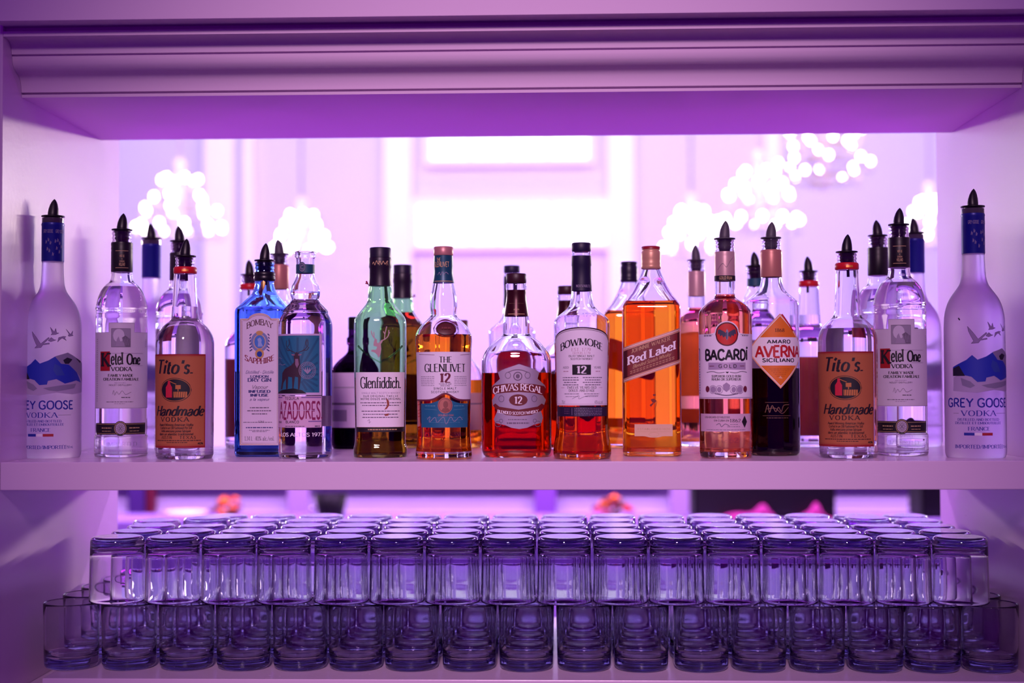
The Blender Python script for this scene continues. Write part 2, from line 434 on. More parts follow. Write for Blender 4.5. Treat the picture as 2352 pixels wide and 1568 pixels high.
    def deg(s, a): return R(a) * s.hb
    def on(s, u, y, off=.25):
        h = s.hw(y); t = abs(u); lo, hi = 0, 600
        while hi - lo > 1:
            m_ = (lo + hi) // 2
            if s.tab[m_][0] <= t: lo = m_
            else: hi = m_
        (c0, a0), (c1, a1) = s.tab[lo], s.tab[hi]; a = math.copysign(a0 + (a1 - a0) * min((t - c0) / max(c1 - c0, 1e-9), 1), u)
        p = s.pt(a, h); l = p.length; p = p * ((l + off) / l)
        return Vector((p.x * s.k, p.y * s.k, s.z(y)))

class Print:
    """one label or one print: its ground and all that is printed on it, ONE mesh that follows the bottle"""
    def __init__(s, b, off=.3): s.b = b; s.mb = MB(); s.l = off
    def _q(s, qs, m):
        for q in qs:
            ext = max(p[0] for p in q) - min(p[0] for p in q); k = int(ext / 4) + 1
            if len(q) == 4 and k > 1:                 # split long strokes so that they follow the curve
                mx = lambda p, r, t: (p[0] + (r[0] - p[0]) * t, p[1] + (r[1] - p[1]) * t)
                for i in range(k):
                    z = [mx(q[0], q[1], i / k), mx(q[0], q[1], (i + 1) / k), mx(q[3], q[2], (i + 1) / k), mx(q[3], q[2], i / k)]
                    s.mb.add([s.b.on(u, y, s.l) for u, y in z], [(0, 1, 2, 3)], m)
            else: s.mb.add([s.b.on(u, y, s.l) for u, y in q], [tuple(range(len(q)))], m)
    def panel(s, u0, u1, top, bot, m, nc=24, nr=4):
        nr = nr if nr < 3 else nr * 3
        tf = top if callable(top) else (lambda u: top); bf = bot if callable(bot) else (lambda u: bot)
        vs = []; fs = []
        for i in range(nc + 1):
            u = u0 + (u1 - u0) * i / nc; a, c = tf(u), bf(u)
            for j in range(nr + 1): vs.append(s.b.on(u, a + (c - a) * j / nr, s.l))
        for i in range(nc):
            for j in range(nr):
                a = i * (nr + 1) + j; fs.append((a, a + 1, a + nr + 2, a + nr + 1))
        s.mb.add(vs, fs, m, True); s.l += .12
    def disc(s, uc, yc, ru, ry, m, nc=20):
        f = lambda u: math.sqrt(max(1 - ((u - uc) / ru) ** 2, 0)) * ry
        s.panel(uc - ru, uc + ru, lambda u: yc - f(u), lambda u: yc + f(u), m, nc, 3)
    def ringp(s, uc, yc, ru, ry, w, m, n=32):
        pts = [(uc + ru * math.cos(2 * math.pi * i / n), yc + ry * math.sin(2 * math.pi * i / n)) for i in range(n + 1)]
        s._q(ribbons(pts, lambda a, c: w), m)
    def text(s, t, uc, base, cap, m, width=None, style='serif', wt=.15, thin=.3, shear=0., gap=.1, arc=0., slope=0., n=4):
        qs, W = lettering(t, style, wt, thin, shear, gap, n)
        sx = (width / W) if width else cap
        fn = lambda p: (uc + (p[0] - W / 2) * sx, base - p[1] * cap + arc * ((p[0] - W / 2) / (W / 2)) ** 2 + slope * (p[0] - W / 2) * sx)
        s._q([[fn(p) for p in q] for q in qs], m)
    def line(s, pts, w, m, smooth=False):
        s._q(ribbons(crom(pts, 5) if smooth else [tuple(a + (c - a) * t / 6 for a, c in zip(p, q)) for p, q in zip(pts, pts[1:]) for t in range(6)] + [pts[-1]], lambda a, c: w), m)
    def poly(s, pts, m):                              # filled outline, cut into upright slices so that it follows the curve
        us = sorted({round(p[0], 3) for p in pts}); n = len(pts); cut = []
        for a, c in zip(us, us[1:]):
            k = max(1, int((c - a) / 2.5) + 1)
            cut += [a + (c - a) * i / k for i in range(k)]
        cut.append(us[-1])
        for a, c in zip(cut, cut[1:]):
            if c - a < 1e-3: continue
            m_ = (a + c) / 2; hit = []
            for i in range(n):
                p, q = pts[i], pts[(i + 1) % n]
                if (p[0] - m_) * (q[0] - m_) < 0:
                    f = lambda u: p[1] + (q[1] - p[1]) * (u - p[0]) / (q[0] - p[0])
                    hit.append((f(m_), f(a), f(c)))
            hit.sort()
            for h0, h1 in zip(hit[::2], hit[1::2]): s._q([[(a, h0[1]), (c, h0[2]), (c, h1[2]), (a, h1[1])]], m)
    def fine(s, uc, y, width, h, m, seed=0):          # a line of print too small to read: short dashes of ink
        rnd = random.Random(seed + int(y * 7)); u = uc - width / 2
        while u < uc + width / 2 - 1:
            l = min(rnd.uniform(2.5, 8), uc + width / 2 - u)
            s._q([[(u, y - h / 2), (u + l, y - h / 2), (u + l, y + h / 2), (u, y + h / 2)]], m); u += l + 1.3
    def up(s): s.l += .12
    def build(s, name='label', parent=None): return s.mb.build(name, parent or s.b.root)

# ------------------------------------------------------------------ materials
PAINT = paint('white_paint', 'efd2ef', .30)
PAINTM = paint('white_paint_moulding', 'efd2ef', .6); PAINTM.node_tree.nodes['Principled BSDF'].inputs['Specular IOR Level'].default_value = .2
PAINT2 = paint('white_paint_shelf', 'f1d6f1', .24)
GLS = glass('clear_glass', (.985, .985, .99)); TUMB = glass('tumbler_glass', (.974, .970, .988))
def absorb(m, c, d):                                  # the body colour of thick glass
    nt = m.node_tree; v = nt.nodes.new('ShaderNodeVolumeAbsorption'); v.inputs['Color'].default_value = (*c, 1); v.inputs['Density'].default_value = d
    nt.links.new(v.outputs[0], nt.nodes['Material Output'].inputs['Volume'])
absorb(TUMB, (.34, .28, .64), 14)
GLS_B = glass('blue_glass', (.62, .80, .99)); GLS_G = glass('green_glass', (.72, .93, .72))
BLACK = mat('black_rubber', '0d0a10', .38); BLACKP = mat('black_plastic', '0a060c', .55, spec=.2)
INK = mat('black_ink', '15101a', .6); INKB = mat('blue_ink', '1c2a9e', .6); INKG = mat('grey_ink', '6d6276', .7); INKL = mat('pale_ink', 'a294ae', .7)
WHITE = mat('label_paper', 'f6f1f8', .6); CREAM = mat('cream_paper', 'e6d8c8', .6)
GOLD = mat('gold_foil', 'c9a060', .35, .7); GOLDP = mat('gold_print', 'd0ad7c', .5)
def liq(name, c): return glass(name + '_liquid', c, .895), glass(name + '_liquid_top', c, 1.34)
CLEARL = liq('clear', (.99, .99, .995))
# ------------------------------------------------------------------ the bar: side walls, header, mouldings, shelves
XL = aty(1, 880, 0).x; XR = aty(2396, 880, 0).x
YB = .525; YS = .427
def wallbox(name, x0, x1, y0, y1, z0, z1, m, bevel=.0015):
    mb = MB(); mb.box(x0, x1, y0, y1, z0, z1, m); return struct(mb.build(name, bevel=bevel))
wallbox('wall_left', XL - .12, XL, 0, YB, 0, 2.25, PAINT)
wallbox('wall_right', XR, XR + .12, 0, YB, 0, 2.25, PAINT)
zc = CAM.z
cov = crom([(.012, .4815), (.0185, .4805), (.0245, .4775), (.0285, .473), (.0305, .468), (.031, .4638)], 4)
cyma = crom([(.033, .4612), (.0335, .456), (.0360, .4502), (.0400, .4462), (.0452, .4432), (.0515, .4410), (.0580, .4385), (.0630, .4345), (.066, .429), (.0675, .4235), (.068, .4175)], 4)
prof = [(-.03, .66), (-.03, .4955), (.010, .4955), (.010, .4885), (.0, .4885), (.0, .4815)] + cov + [(.036, .4638), (.036, .4612)] + cyma + \
       [(.075, .4175), (.075, .4147), (.0700, .4147), (.0700, .4105), (YS, .4105), (YS, .66)]
mb = MB(); mb.extrude_x([(y, z + zc) for y, z in prof], XL + .0003, XR - .0003, PAINTM)
tr = struct(mb.build('trim_1', fixn=True))
mb = MB(); mb.box(XL + .0005, XR - .0005, 0, YB - .002, Z0 - .0385, Z0, PAINT2)
tag(mb.build('bottle_shelf', bevel=.0012), 'thick white painted shelf board the liquor bottles stand on', 'shelf')
ZL = Z0 - .301; XB = aty(97, 1558, .034).x
mb = MB(); mb.box(XB, XR - .0005, .034, .56, ZL - .022, ZL, PAINT2)
tag(mb.build('glass_shelf', bevel=.001), 'white board at the bottom carrying the stacked tumblers', 'shelf')
t = thing('bar_cabinet', ((XL + XR) / 2, .3, 0), 'white counter cabinet under the board with the tumblers', 'cabinet')
mb = MB(); hx = (XR - XL) / 2 - .001; mb.box(-hx, hx, -.27, .27, .08, ZL - .0225, PAINT); mb.build('carcass', t, bevel=.001)
mb = MB(); mb.box(-hx, hx, -.22, .25, 0, .08, PAINT); mb.build('plinth', t)
for s_ in (-1, 1):
    mb = MB(); mb.box(min(.01 * s_, s_ * (hx - .02)), max(.01 * s_, s_ * (hx - .02)), -.29, -.2705, .12, ZL - .06, PAINT); d = mb.build('door', t, bevel=.002)
    mb = MB(); mb.tube([(.05 * s_, -.30, .55), (.05 * s_, -.30, .68)], .006, GOLD); mb.build('handle', d)

# ------------------------------------------------------------------ ballroom behind the bar
FW = 10.5
WALLM = mat('ballroom_wall', 'd6cdee', .7, bump=.05, bscale=30); FLOORM = mat('ballroom_floor', '59357a', .4, bump=.1, bscale=8)
CEILM = mat('ballroom_ceiling', 'e8def2', .8); TRIMM = mat('pilaster_paint', 'f7f2fb', .5)
def sheet(name, vs, m):
    mb = MB(); mb.add(vs, [(0, 1, 2, 3)], m); o = mb.build(name); o.modifiers.new('thick', 'SOLIDIFY').thickness = .05; return struct(o)
sheet('floor', [(-7, -4, 0), (7, -4, 0), (7, 11, 0), (-7, 11, 0)], FLOORM).modifiers[0].offset = -1
sheet('wall_back', [(-7, FW, 0), (7, FW, 0), (7, FW, 5), (-7, FW, 5)], WALLM).modifiers[0].offset = -1
sheet('wall_west', [(-7, .6, 0), (-7, FW, 0), (-7, FW, 5), (-7, .6, 5)], WALLM)
sheet('wall_east', [(7, .6, 0), (7, FW, 0), (7, FW, 5), (7, .6, 5)], WALLM)
sheet('ceiling', [(-7, .6, 5), (7, .6, 5), (7, FW, 5), (-7, FW, 5)], CEILM)
def wx(px): return aty(px, 880, FW).x
def wz(py): return aty(1176, py, FW).z
ti = 2
for a, b_ in ((472, 541), (562, 584), (884, 948), (1398, 1458), (1760, 1795)):
    mb = MB(); x0, x1 = wx(a), wx(b_)
    mb.box(x0, x1, FW - .10, FW - .001, .3, 4.6, TRIMM); mb.box(x0 - .05, x1 + .05, FW - .13, FW - .001, 0, .3, TRIMM); mb.box(x0 - .05, x1 + .05, FW - .14, FW - .001, 4.6, 4.8, TRIMM)
    struct(mb.build('trim_%d' % ti, bevel=.01)); ti += 1
def window(n, x0, x1, z0, z1, nv, nh, pane, label=None):
    f = MB(); t_ = .05
    f.box(x0 - t_, x1 + t_, FW - .09, FW - .002, z0 - t_, z0, TRIMM); f.box(x0 - t_, x1 + t_, FW - .09, FW - .002, z1, z1 + t_, TRIMM)
    f.box(x0 - t_, x0, FW - .09, FW - .002, z0, z1, TRIMM); f.box(x1, x1 + t_, FW - .09, FW - .002, z0, z1, TRIMM)
    for i in range(1, nv): x = x0 + (x1 - x0) * i / nv; f.box(x - .015, x + .015, FW - .06, FW - .02, z0, z1, TRIMM)
    for i in range(1, nh): z = z0 + (z1 - z0) * i / nh; f.box(x0, x1, FW - .055, FW - .025, z - .012, z + .012, TRIMM)
    o = struct(f.build('window_%d' % n))
    p = MB(); p.box(x0, x1, FW - .03, FW - .012, z0, z1, pane); p.build('window_pane', o)
LITW = emit('lit_window_glow', (.90, .90, 1.0), 2.2); LITB = emit('lit_transom_glow', (1.0, .97, .98), 2.2)
window(1, wx(992), wx(1352), wz(368), 4.4, 4, 4, LITW)
window(2, wx(962), wx(1392), wz(562), wz(472), 7, 1, LITB)

# chandeliers
BRASS = mat('chandelier_metal', 'cdb2a0', .3, .6); CRYST = mat('crystal', 'f4e6ee', .1, spec=.8)
BULB = emit('bulb_glow', (1.0, .92, .86), 20.0)
bm_ = MB(); bm_.ball((0, 0, 0), 1, BULB, 10, 7, 1.25); bulb0 = bm_.mats and bm_
def chandelier(px, py, y, tiers, label, bulb_r=.016, watt=18):
    watt *= 2.4; tiers = [(a, b, max(4, int(c * .9 if b > 66 or c < 8 else c * .7))) for a, b, c in tiers]
    c = aty(px, py, y); s = proj(c)[2] / F
    t = thing('chandelier', c, label, 'chandelier', 'crystal chandeliers in the ballroom')
    zt = (py - tiers[0][0]) * s + .12
    m = MB(); m.tube([(0, 0, zt), (0, 0, 4.99 - c.z)], .012, BRASS); m.build('hanging_rod', t)
    m = MB(); m.lathe([(.06, 4.955 - c.z), (.09, 4.985 - c.z), (.09, 4.999 - c.z)], BRASS, 20); m.build('ceiling_rose', t)
    zb = (py - tiers[-1][0]) * s - .05
    m = MB(); m.lathe([(.012, zb - .06), (.035, zb), (.02, zb + .06), (.03, (zb + zt) / 2), (.018, zt - .05), (.05, zt - .02), (.012, zt + .02)], CRYST, 16); m.build('column', t)
    first = None
    for i, (ty, r, n) in enumerate(tiers):
        rr = r * s; z = (py - ty) * s; m = MB()
        pts = [(rr * math.cos(a * math.pi / 12), rr * math.sin(a * math.pi / 12), z - .035) for a in range(25)]
        m.tube(pts, .007, BRASS, 6)
        for a in range(6): q = a * math.pi / 3; m.tube([(.01, 0, z - .06), (rr * .5 * math.cos(q), rr * .5 * math.sin(q), z - .075), (rr * math.cos(q), rr * math.sin(q), z - .035)], .005, BRASS, 5)
        m.build('tier_ring', t)
        m = MB()
        for a in range(3 * n): q = a * 2 * math.pi / (3 * n); m.ball((rr * math.cos(q), rr * math.sin(q), z - .065), .011, CRYST, 6, 4, 1.6)
        m.build('crystal_fringe', t)['kind'] = 'stuff'
        for k in range(n):
            q = 2 * math.pi * (k + .5 * (i % 2) + .13 * i) / n
            if first is None:
                b = MB(); b.ball((0, 0, 0), 1, BULB, 10, 7, 1.3); first = b.build('bulb', t); o = first
            else:
                o = first.copy(); COL.objects.link(o); o.parent = t
            o.location = (rr * math.cos(q), rr * math.sin(q), z); o.scale = (bulb_r,) * 3
chandelier(413, 480, 7.6, [(412, 42, 7), (452, 58, 8), (482, 84, 8), (522, 98, 13)], 'chandelier above the red ringed bottle left of centre, widest on the left', .015, 34)
chandelier(692, 540, 9.2, [(494, 28, 8), (516, 40, 9), (540, 52, 10), (568, 64, 12)], 'small chandelier glowing behind the open necked bottle with teal band', .016, 20)
chandelier(1588, 545, 9.2, [(484, 30, 8), (508, 42, 9), (532, 52, 10), (566, 64, 12)], 'small chandelier glowing just right of the red and gold screw cap', .016, 20)
chandelier(1743, 470, 7.2, [(396, 40, 8), (424, 56, 8), (448, 74, 9), (506, 92, 14)], 'chandelier over the two gold necked bottles with pour spouts', .015, 34)
chandelier(1893, 350, 6.4, [(262, 60, 8), (300, 84, 10), (332, 70, 6), (372, 104, 9), (398, 78, 4)], 'large chandelier highest on the right, cut off by the header', .0125, 34)
chandelier(2135, 500, 8.4, [(462, 24, 6), (486, 40, 8), (516, 56, 9), (544, 64, 10)], 'chandelier half hidden behind the right side wall', .015, 24)

# low things on the far side, seen between shelf and glasses
YT = 3.0; ZT = aty(1176, 1187, YT).z
LINEN = mat('table_linen', '9a78c4', .7, bump=.1, bscale=60); PANELM = mat('bar_panel', 'd8cdea', .6, bump=.1, bscale=20); POSTM = mat('bar_post', 'b79ac8', .5)
t = thing('buffet_table', (0, YT, 0), 'long narrow table under pale linen behind the tumblers', 'table')
mb = MB(); mb.box(-1.75, 1.5, -.14, .14, ZT - .03, ZT, LINEN); mb.build('tabletop', t, bevel=.004)
mb = MB(); mb.box(-1.74, 1.49, -.142, -.138, .1, ZT - .028, LINEN); mb.build('cloth_drop', t)
for sx in (-1.7, 1.45):
    for sy in (-.11, .11):
        mb = MB(); mb.box(sx - .02, sx + .02, sy - .02, sy + .02, 0, ZT - .03, BLACKP); mb.build('leg', t)
YP = 3.5
t = thing('bar_counter', (0, YP, 0), 'pale panelled bar counter beyond the linen table', 'bar counter')
mb = MB(); mb.box(-2.1, 1.9, 0, .4, 0, .99, PANELM)
for i in range(9): mb.box(-2.1, 1.9, -.006, -.001, .10 + i * .1, .192 + i * .1, PANELM)
mb.build('front_panel', t, bevel=.002)
mb = MB(); mb.box(-2.14, 1.94, -.05, .44, .991, 1.03, mat('dark_counter_top', '3a2450', .4)); mb.build('counter_top', t, bevel=.004)
REDP = mat('red_post', '6a1630', .5)
for a, b_, m_ in ((300, 338, mat('dark_purple_post', '4c2a78', .5)), (342, 362, REDP), (664, 714, POSTM), (1228, 1278, mat('violet_post', '8c56ba', .5)), (1537, 1590, POSTM)):
    x0, x1 = aty(a, 1150, YP).x, aty(b_, 1150, YP).x; mb = MB(); mb.box(x0, x1, -.04, -.0065, 0, .99, m_); mb.build('post', t, bevel=.004)
def P(px, py, y=YT): return aty(px, py, y)
ORG = mat('orange_petal', 'ff7a20', .6); DRED = mat('dark_red_petal', '6a0f1a', .6); CRIM = mat('crimson_petal', 'c02a30', .6)
def flowers(px, wpx, cols, label, seed):
    c = P(px, 1190); t = thing('flower_arrangement', (c.x, YT, ZT), label, 'flowers', 'flower arrangements on the linen table')
    rnd = random.Random(seed); m = MB(); m.lathe([(.022, 0), (.03, .004), (.036, .016), (.03, .018)], DRED, 18); m.build('bowl', t)
    r = wpx / 2 * proj(c)[2] / F; m = MB()
    for i in range(10): a = rnd.uniform(0, 6.28); q = rnd.uniform(.3, .9) * r; m.tube([(0, 0, .01), (q * .6 * math.cos(a), q * .6 * math.sin(a), .03), (q * math.cos(a), q * math.sin(a), rnd.uniform(.03, .06))], .003, mat('stem_green', '2d4a20', .6), 5)
    m.build('foliage', t)
    for i in range(16):
        a = rnd.uniform(0, 6.28); q = r * math.sqrt(rnd.uniform(0, .9)); z = .018 + .05 * (1 - (q / r) ** 2) * rnd.uniform(.6, 1.1); col = cols[i % len(cols)]
        f = MB(); rr = r * rnd.uniform(.2, .32)
        for kx in range(7): b2 = kx * 6.283 / 7; f.ball((q * math.cos(a) + rr * .5 * math.cos(b2), q * math.sin(a) + rr * .5 * math.sin(b2), z), rr * .55, col, 8, 5, .7)
        f.ball((q * math.cos(a), q * math.sin(a), z + rr * .2), rr * .5, col, 8, 5); f.build('blossom', t)
flowers(525, 82, [ORG, DRED, ORG, CRIM], 'orange and dark red flowers left of the black bucket', 3)
flowers(1405, 88, [CRIM, DRED, mat('pink_petal', 'c85a78', .6), ORG], 'round posy of red flowers right of the middle', 5)
c = P(760, 1190); t = thing('ice_bucket', (c.x, YT, ZT), 'flared black bucket standing on the linen table', 'bucket')
mb = MB(); mb.lathe([(.042, 0), (.044, .003), (.058, .082), (.055, .082), (.042, .006), (.001, .005)], BLACKP, 32); mb.build('pail', t)
mb = MB(); mb.ball((-.064, 0, .028), .012, mat('bright_steel', 'd8d0e0', .2, .9), 10, 7); mb.build('ring_handle', t)
def crate(px0, px1, name, label, cat, h=.24):
    a, b_ = P(px0, 1190), P(px1, 1190); xw = (b_.x - a.x) / 2
    t = thing(name, ((a.x + b_.x) / 2, YT + .02, ZT), label, cat)
    mb = MB(); mb.box(-xw, xw, -.08, .1, 0, h, BLACKP); mb.build('case', t, bevel=.006)
    mb = MB(); mb.box(-xw + .012, xw - .012, -.083, -.0805, .012, h - .012, BLACK); mb.build('front_grille', t)
crate(1590, 1912, 'loudspeaker', 'wide black box behind the pink napkins on the right', 'loudspeaker')
crate(2106, 2175, 'menu_holder', 'narrow black upright box beside the right side wall', 'box')
PINK = mat('magenta_cloth', 'a81c78', .7, bump=.2, bscale=80)
for (a, b_, hp, pk, lb) in ((1652, 1782, 38, .8, 'magenta napkin with a tall peak folded on the left'), (1832, 1912, 28, .55, 'smaller rounded magenta napkin beside the peaked one')):
    A = aty(a, 1190, YT - .1); B_ = aty(b_, 1190, YT - .1); W_ = B_.x - A.x; n = 16; m = MB(); vs = []; s_ = proj(A)[2] / F
    for j in range(5):
        for i in range(n + 1):
            t_ = i / n; h = (6 + hp * math.exp(-((t_ - pk) / .17) ** 2) + 11 * math.exp(-((t_ - .25) / .3) ** 2)) * s_ * math.sin(math.pi * (.12 + .76 * min(t_, 1)))
            vs.append((A.x + W_ * t_, YT - .13 + .015 * j + .004 * math.sin(i), ZT + .003 + h * math.sin(math.pi * (j + .3) / 4.6)))
    m.add(vs, [(j * (n + 1) + i, j * (n + 1) + i + 1, (j + 1) * (n + 1) + i + 1, (j + 1) * (n + 1) + i) for j in range(4) for i in range(n)], PINK, True)
    o = tag(m.build('folded_napkin'), lb, 'napkin', 'magenta napkins'); o.modifiers.new('thick', 'SOLIDIFY').thickness = .003
A = aty(428, 1181, YT)
t = tag(MB().build('serving_tray'), 'small white tray to the left of the orange flowers', 'tray')
mb = MB(); mb.lathe([(.05, 0), (.066, .004), (.07, .02), (.067, .02), (.062, .006), (.001, .004)], TRIMM, 30); me = mb.build('tmp'); t.data = me.data; bpy.data.objects.remove(me); t.location = (A.x, YT, ZT)
# ------------------------------------------------------------------ the bottles, front row
FRONT = {}
GRP = 'liquor bottles on the shelf'
# --- frosted tall vodka bottle
FROST = frosted('frosted_glass', (.80, .70, .90)); BLUECAP = mat('blue_foil', '14208c', .35, .2)
MTB = mat('mountain_blue', '1c34b4', .6); MTG = mat('mountain_grey', '8d84a4', .7); MTD = mat('mountain_dark', '1a1430', .7); MTL = mat('mountain_snow', 'b9a9cc', .7); REDI = mat('red_ink', 'b01a2c', .6); MTM = mat('mountain_mid_blue', '2c48a8', .6)
b = Bottle('liquor_bottle', 'tall frosted bottle with blue neck band at the far left of the shelf', 'bottle', 118.5, 1053,
           [(500, 24), (514, 24), (516, 25), (519, 24.5), (600, 24.5), (603, 24), (635, 25), (652, 26.5), (668, 31), (680, 38.5), (697, 50.5), (712, 57.5), (728, 62), (745, 64.2), (770, 65), (1034, 65.5), (1046, 63.5), (1052, 58), (1053, 55)])
FRONT['frost'] = b
mb = MB(); b.skin(mb, b.D, FROST, cap1=True, cap0=True); mb.build('glass_body', b.root)
p_ = b.pourer(455, 496, 26, BLACK)
b.sleeve('clear_lip', [(500, 24.6), (513, 24.6)], GLS, cap=False)
cp = b.sleeve('neck_band', [(511, 24.7), (515, 26), (518, 25.2), (598, 25.2), (600, 24.9)], BLUECAP)
q = Print(b, 1.3); q.text('GREY GOOSE', -30, 535, 7, INKL, 60, 'sans', .15); q.text('GREY GOOSE', 45, 535, 7, INKL, 60, 'sans', .15)
for i, (u, y) in enumerate([(-44, 560), (-30, 555), (-18, 562), (-36, 576), (-24, 580), (10, 558), (24, 556), (36, 562), (18, 574), (34, 582), (48, 570), (-4, 588)]): q.line([(u, y), (u + 3, y - 8), (u + 5.5, y), (u + 9, y - 6)], 1.7, INKL)
q.build('print', cp)
q = Print(b, .3); G = lambda pts: [(b.u(40 + x / 4.9), 740 + y / 4.9) for x, y in pts]
q.poly(G([(80, 655), (130, 610), (300, 650), (480, 610), (640, 560), (707, 560), (709, 780), (600, 810), (430, 790), (250, 820), (78, 800)]), MTL); q.up()
q.poly(G([(415, 388), (550, 345), (640, 400), (705, 470), (707, 700), (650, 570), (560, 480), (480, 470)]), MTG); q.up()
q.poly(G([(78, 545), (160, 470), (207, 418), (255, 468), (340, 435), (415, 390), (480, 470), (560, 480), (650, 570), (690, 680), (640, 655), (520, 690), (430, 640), (340, 660), (330, 700), (250, 706), (200, 650), (78, 600)]), MTB); q.up()
q.poly(G([(500, 430), (545, 400), (600, 420), (560, 470), (520, 470)]), MTD); q.poly(G([(630, 405), (690, 440), (680, 460)]), MTD)
q.poly(G([(410, 470), (470, 500), (520, 600), (430, 600), (395, 540)]), MTM); q.poly(G([(78, 560), (110, 530), (150, 640), (78, 640)]), MTD)
q.poly(G([(120, 660), (190, 700), (230, 745), (190, 770), (130, 740)]), MTG); q.poly(G([(290, 740), (470, 710), (640, 690), (620, 740), (440, 775), (350, 765)]), MTG)
def bird(pts, close=True):
    g = G(pts); q.poly(g, MTL if 0 else mat('goose_wash', '9a84b2', .7)); q.l += .1; q.line(g + [g[0]], .7, mat('goose_ink', '3c2c52', .7)); q.l -= .1
bird([(172, 112), (215, 175), (262, 250), (345, 178), (352, 190), (290, 250), (352, 240), (354, 252), (285, 262), (265, 290), (200, 296), (222, 270), (200, 220), (178, 160)])
bird([(362, 66), (405, 120), (420, 78), (430, 128), (455, 130), (420, 146), (368, 150), (382, 135)])
bird([(530, 84), (578, 142), (602, 100), (596, 148), (608, 154), (562, 164), (552, 156), (562, 140)])
bird([(340, 215), (372, 180), (405, 205), (425, 206), (400, 216), (368, 226)]); bird([(440, 230), (452, 180), (500, 166), (530, 168), (515, 182), (534, 212), (490, 185), (462, 205)])
q.l = .95
q.text('GREY GOOSE', b.u(40 + 262 / 4.9) + 1, 938, 18, INKB, 148, 'sans', .17, gap=.13); q.text('VODKA', b.u(40 + 262 / 4.9), 957.5, 11.5, INKB, 74, 'serif', .15, gap=.2)
q.line([(b.u(40 + 450 / 4.9), 952), (b.u(40 + 585 / 4.9), 952)], .7, INKG); q.line([(b.deg(-72), 952), (b.deg(-60), 952)], .7, INKG)
uc = b.u(40 + 262 / 4.9)
q.text('DISTILLED AND BOTTLED', uc, 968, 5, INKB, 92, 'serif', .17, .5, n=3); q.text('DISTILLÉE ET EMBOUTEILLÉE', uc, 975.5, 5, INKB, 104, 'serif', .17, .5, n=3)
q.text('FRANCE', uc, 989, 7.6, INKB, 46, 'serif', .15)
for a, c_, m_ in ((-32, -10, INKB), (-9, 5, WHITE), (6, 29, REDI)): q.panel(uc + a, uc + c_, 994, 1000, m_, 6, 1); q.l -= .12
q.text('IMPORTED/IMPORTÉE', uc + 3, 1028, 7.6, INKB, 112, 'serif', .16, .4, n=3); q.text('750 mL', b.u(40 + 576 / 4.9), 1027, 5, INKB, 18, 'sans', .14)
q.line([(b.u(62), 744), (b.u(64), 749)], 3, MTD)
q.build('print')

# --- clear vodka bottle with black neck wrap and white label
b = Bottle('liquor_bottle', 'clear bottle with black neck wrap and white label, second from the left end', 'bottle', 278, 1050,
           [(531, 21.5), (536, 22.8), (540, 21.5), (545, 22.5), (550, 21.5), (556, 23), (624, 23), (626, 25), (629, 24), (641, 25.5), (646, 27), (655, 37), (669, 47), (687, 54), (703, 57.5), (709, 58.5), (711, 57), (722, 57), (724, 58.5), (728, 58), (990, 58), (997, 57.2), (1001, 59.5), (1040, 59.8), (1047, 57.5), (1050, 52)])
FRONT['clear'] = b
b.body(GLS, 659, *CLEARL); p_ = b.pourer(488, 527, 23.5, BLACK)
NB = mat('black_gold_wrap', '140d12', .4)
cp = b.sleeve('neck_wrap', [(556, 24), (560, 24.6), (567, 24), (569, 24.6), (575, 24), (577, 24.4), (623, 24.4), (624, 24)], NB)
q = Print(b, 1.8)
for y in (576, 615): q.panel(-37, 37, y, y + 1.2, GOLDP, 24, 1); q.l -= .12
q.text('VISIT US', 0, 591, 5, GOLDP, 25, 'sans', .16); q.text('IN', 0, 597, 3, GOLDP, 4, 'sans', .16); q.text('SCHIEDAM', 0, 602.5, 3.5, GOLDP, 26, 'sans', .16); q.text('HOLLAND', 0, 611, 6.5, GOLDP, 32, 'sans', .16)
q.build('print', cp)
q = Print(b, .3); LP = mat('silver_paper', 'd9cfe0', .45)
TW = b.deg(83)
stp = lambda u: 743 if -30 < u < 30 else 765
q.panel(-TW, -30.2, 765, 937, LP, 20, 3); q.l -= .12; q.panel(-30.2, 30.2, 743, 937, LP, 16, 3); q.l -= .12; q.panel(30.2, TW, 765, 937, LP, 20, 3)
for pl in ([(-TW, 764.5), (-30, 764.5), (-30, 743), (30, 743), (30, 764.5), (TW, 764.5)], [(-TW, 936), (TW, 936)]): q.line(pl, .8, INKL)
u0 = b.u(255)
q.panel(u0, u0 + 44, 756, 798, mat('etching_grey', '9a90a6', .7), 8, 2)
rnd = random.Random(4)
q.disc(u0 + 17, 772, 13, 15, mat('etching_light', 'cfc6d8', .7)); q.poly([(u0 + 10, 797), (u0 + 13, 780), (u0 + 17, 774), (u0 + 20, 784), (u0 + 30, 790), (u0 + 29, 797)], INKL); q.poly([(u0 + 24, 777), (u0 + 32, 772), (u0 + 43, 780), (u0 + 43, 797), (u0 + 32, 797)], INKG)
q.up()
for i in range(9): q.line([(u0 + 26 + i * 2, 775 + (i % 3) * 3), (u0 + 24 + i * 2, 795)], .5, INKL)
q.line([(u0, 756), (u0 + 44, 756), (u0 + 44, 798), (u0, 798), (u0, 756)], .6, INKG)
q.panel(b.u(231), b.u(252), 808, 852, mat('label_red', 'a81420', .5), 6, 3)
q.text('K', b.u(242), 842, 31, INK, 21, 'serif', .24, .4)
q.text('etel', b.u(267.5), 837, 27, INK, 27, 'serif', .22, .4, gap=.06); q.text('One', b.u(306), 837, 23, INK, 34, 'serif', .24, .4, gap=.08)
q.line([(b.u(254), 812), (b.u(326), 812)], .6, INKL); q.line([(b.u(300), 840), (b.u(326), 840)], .6, INKL)
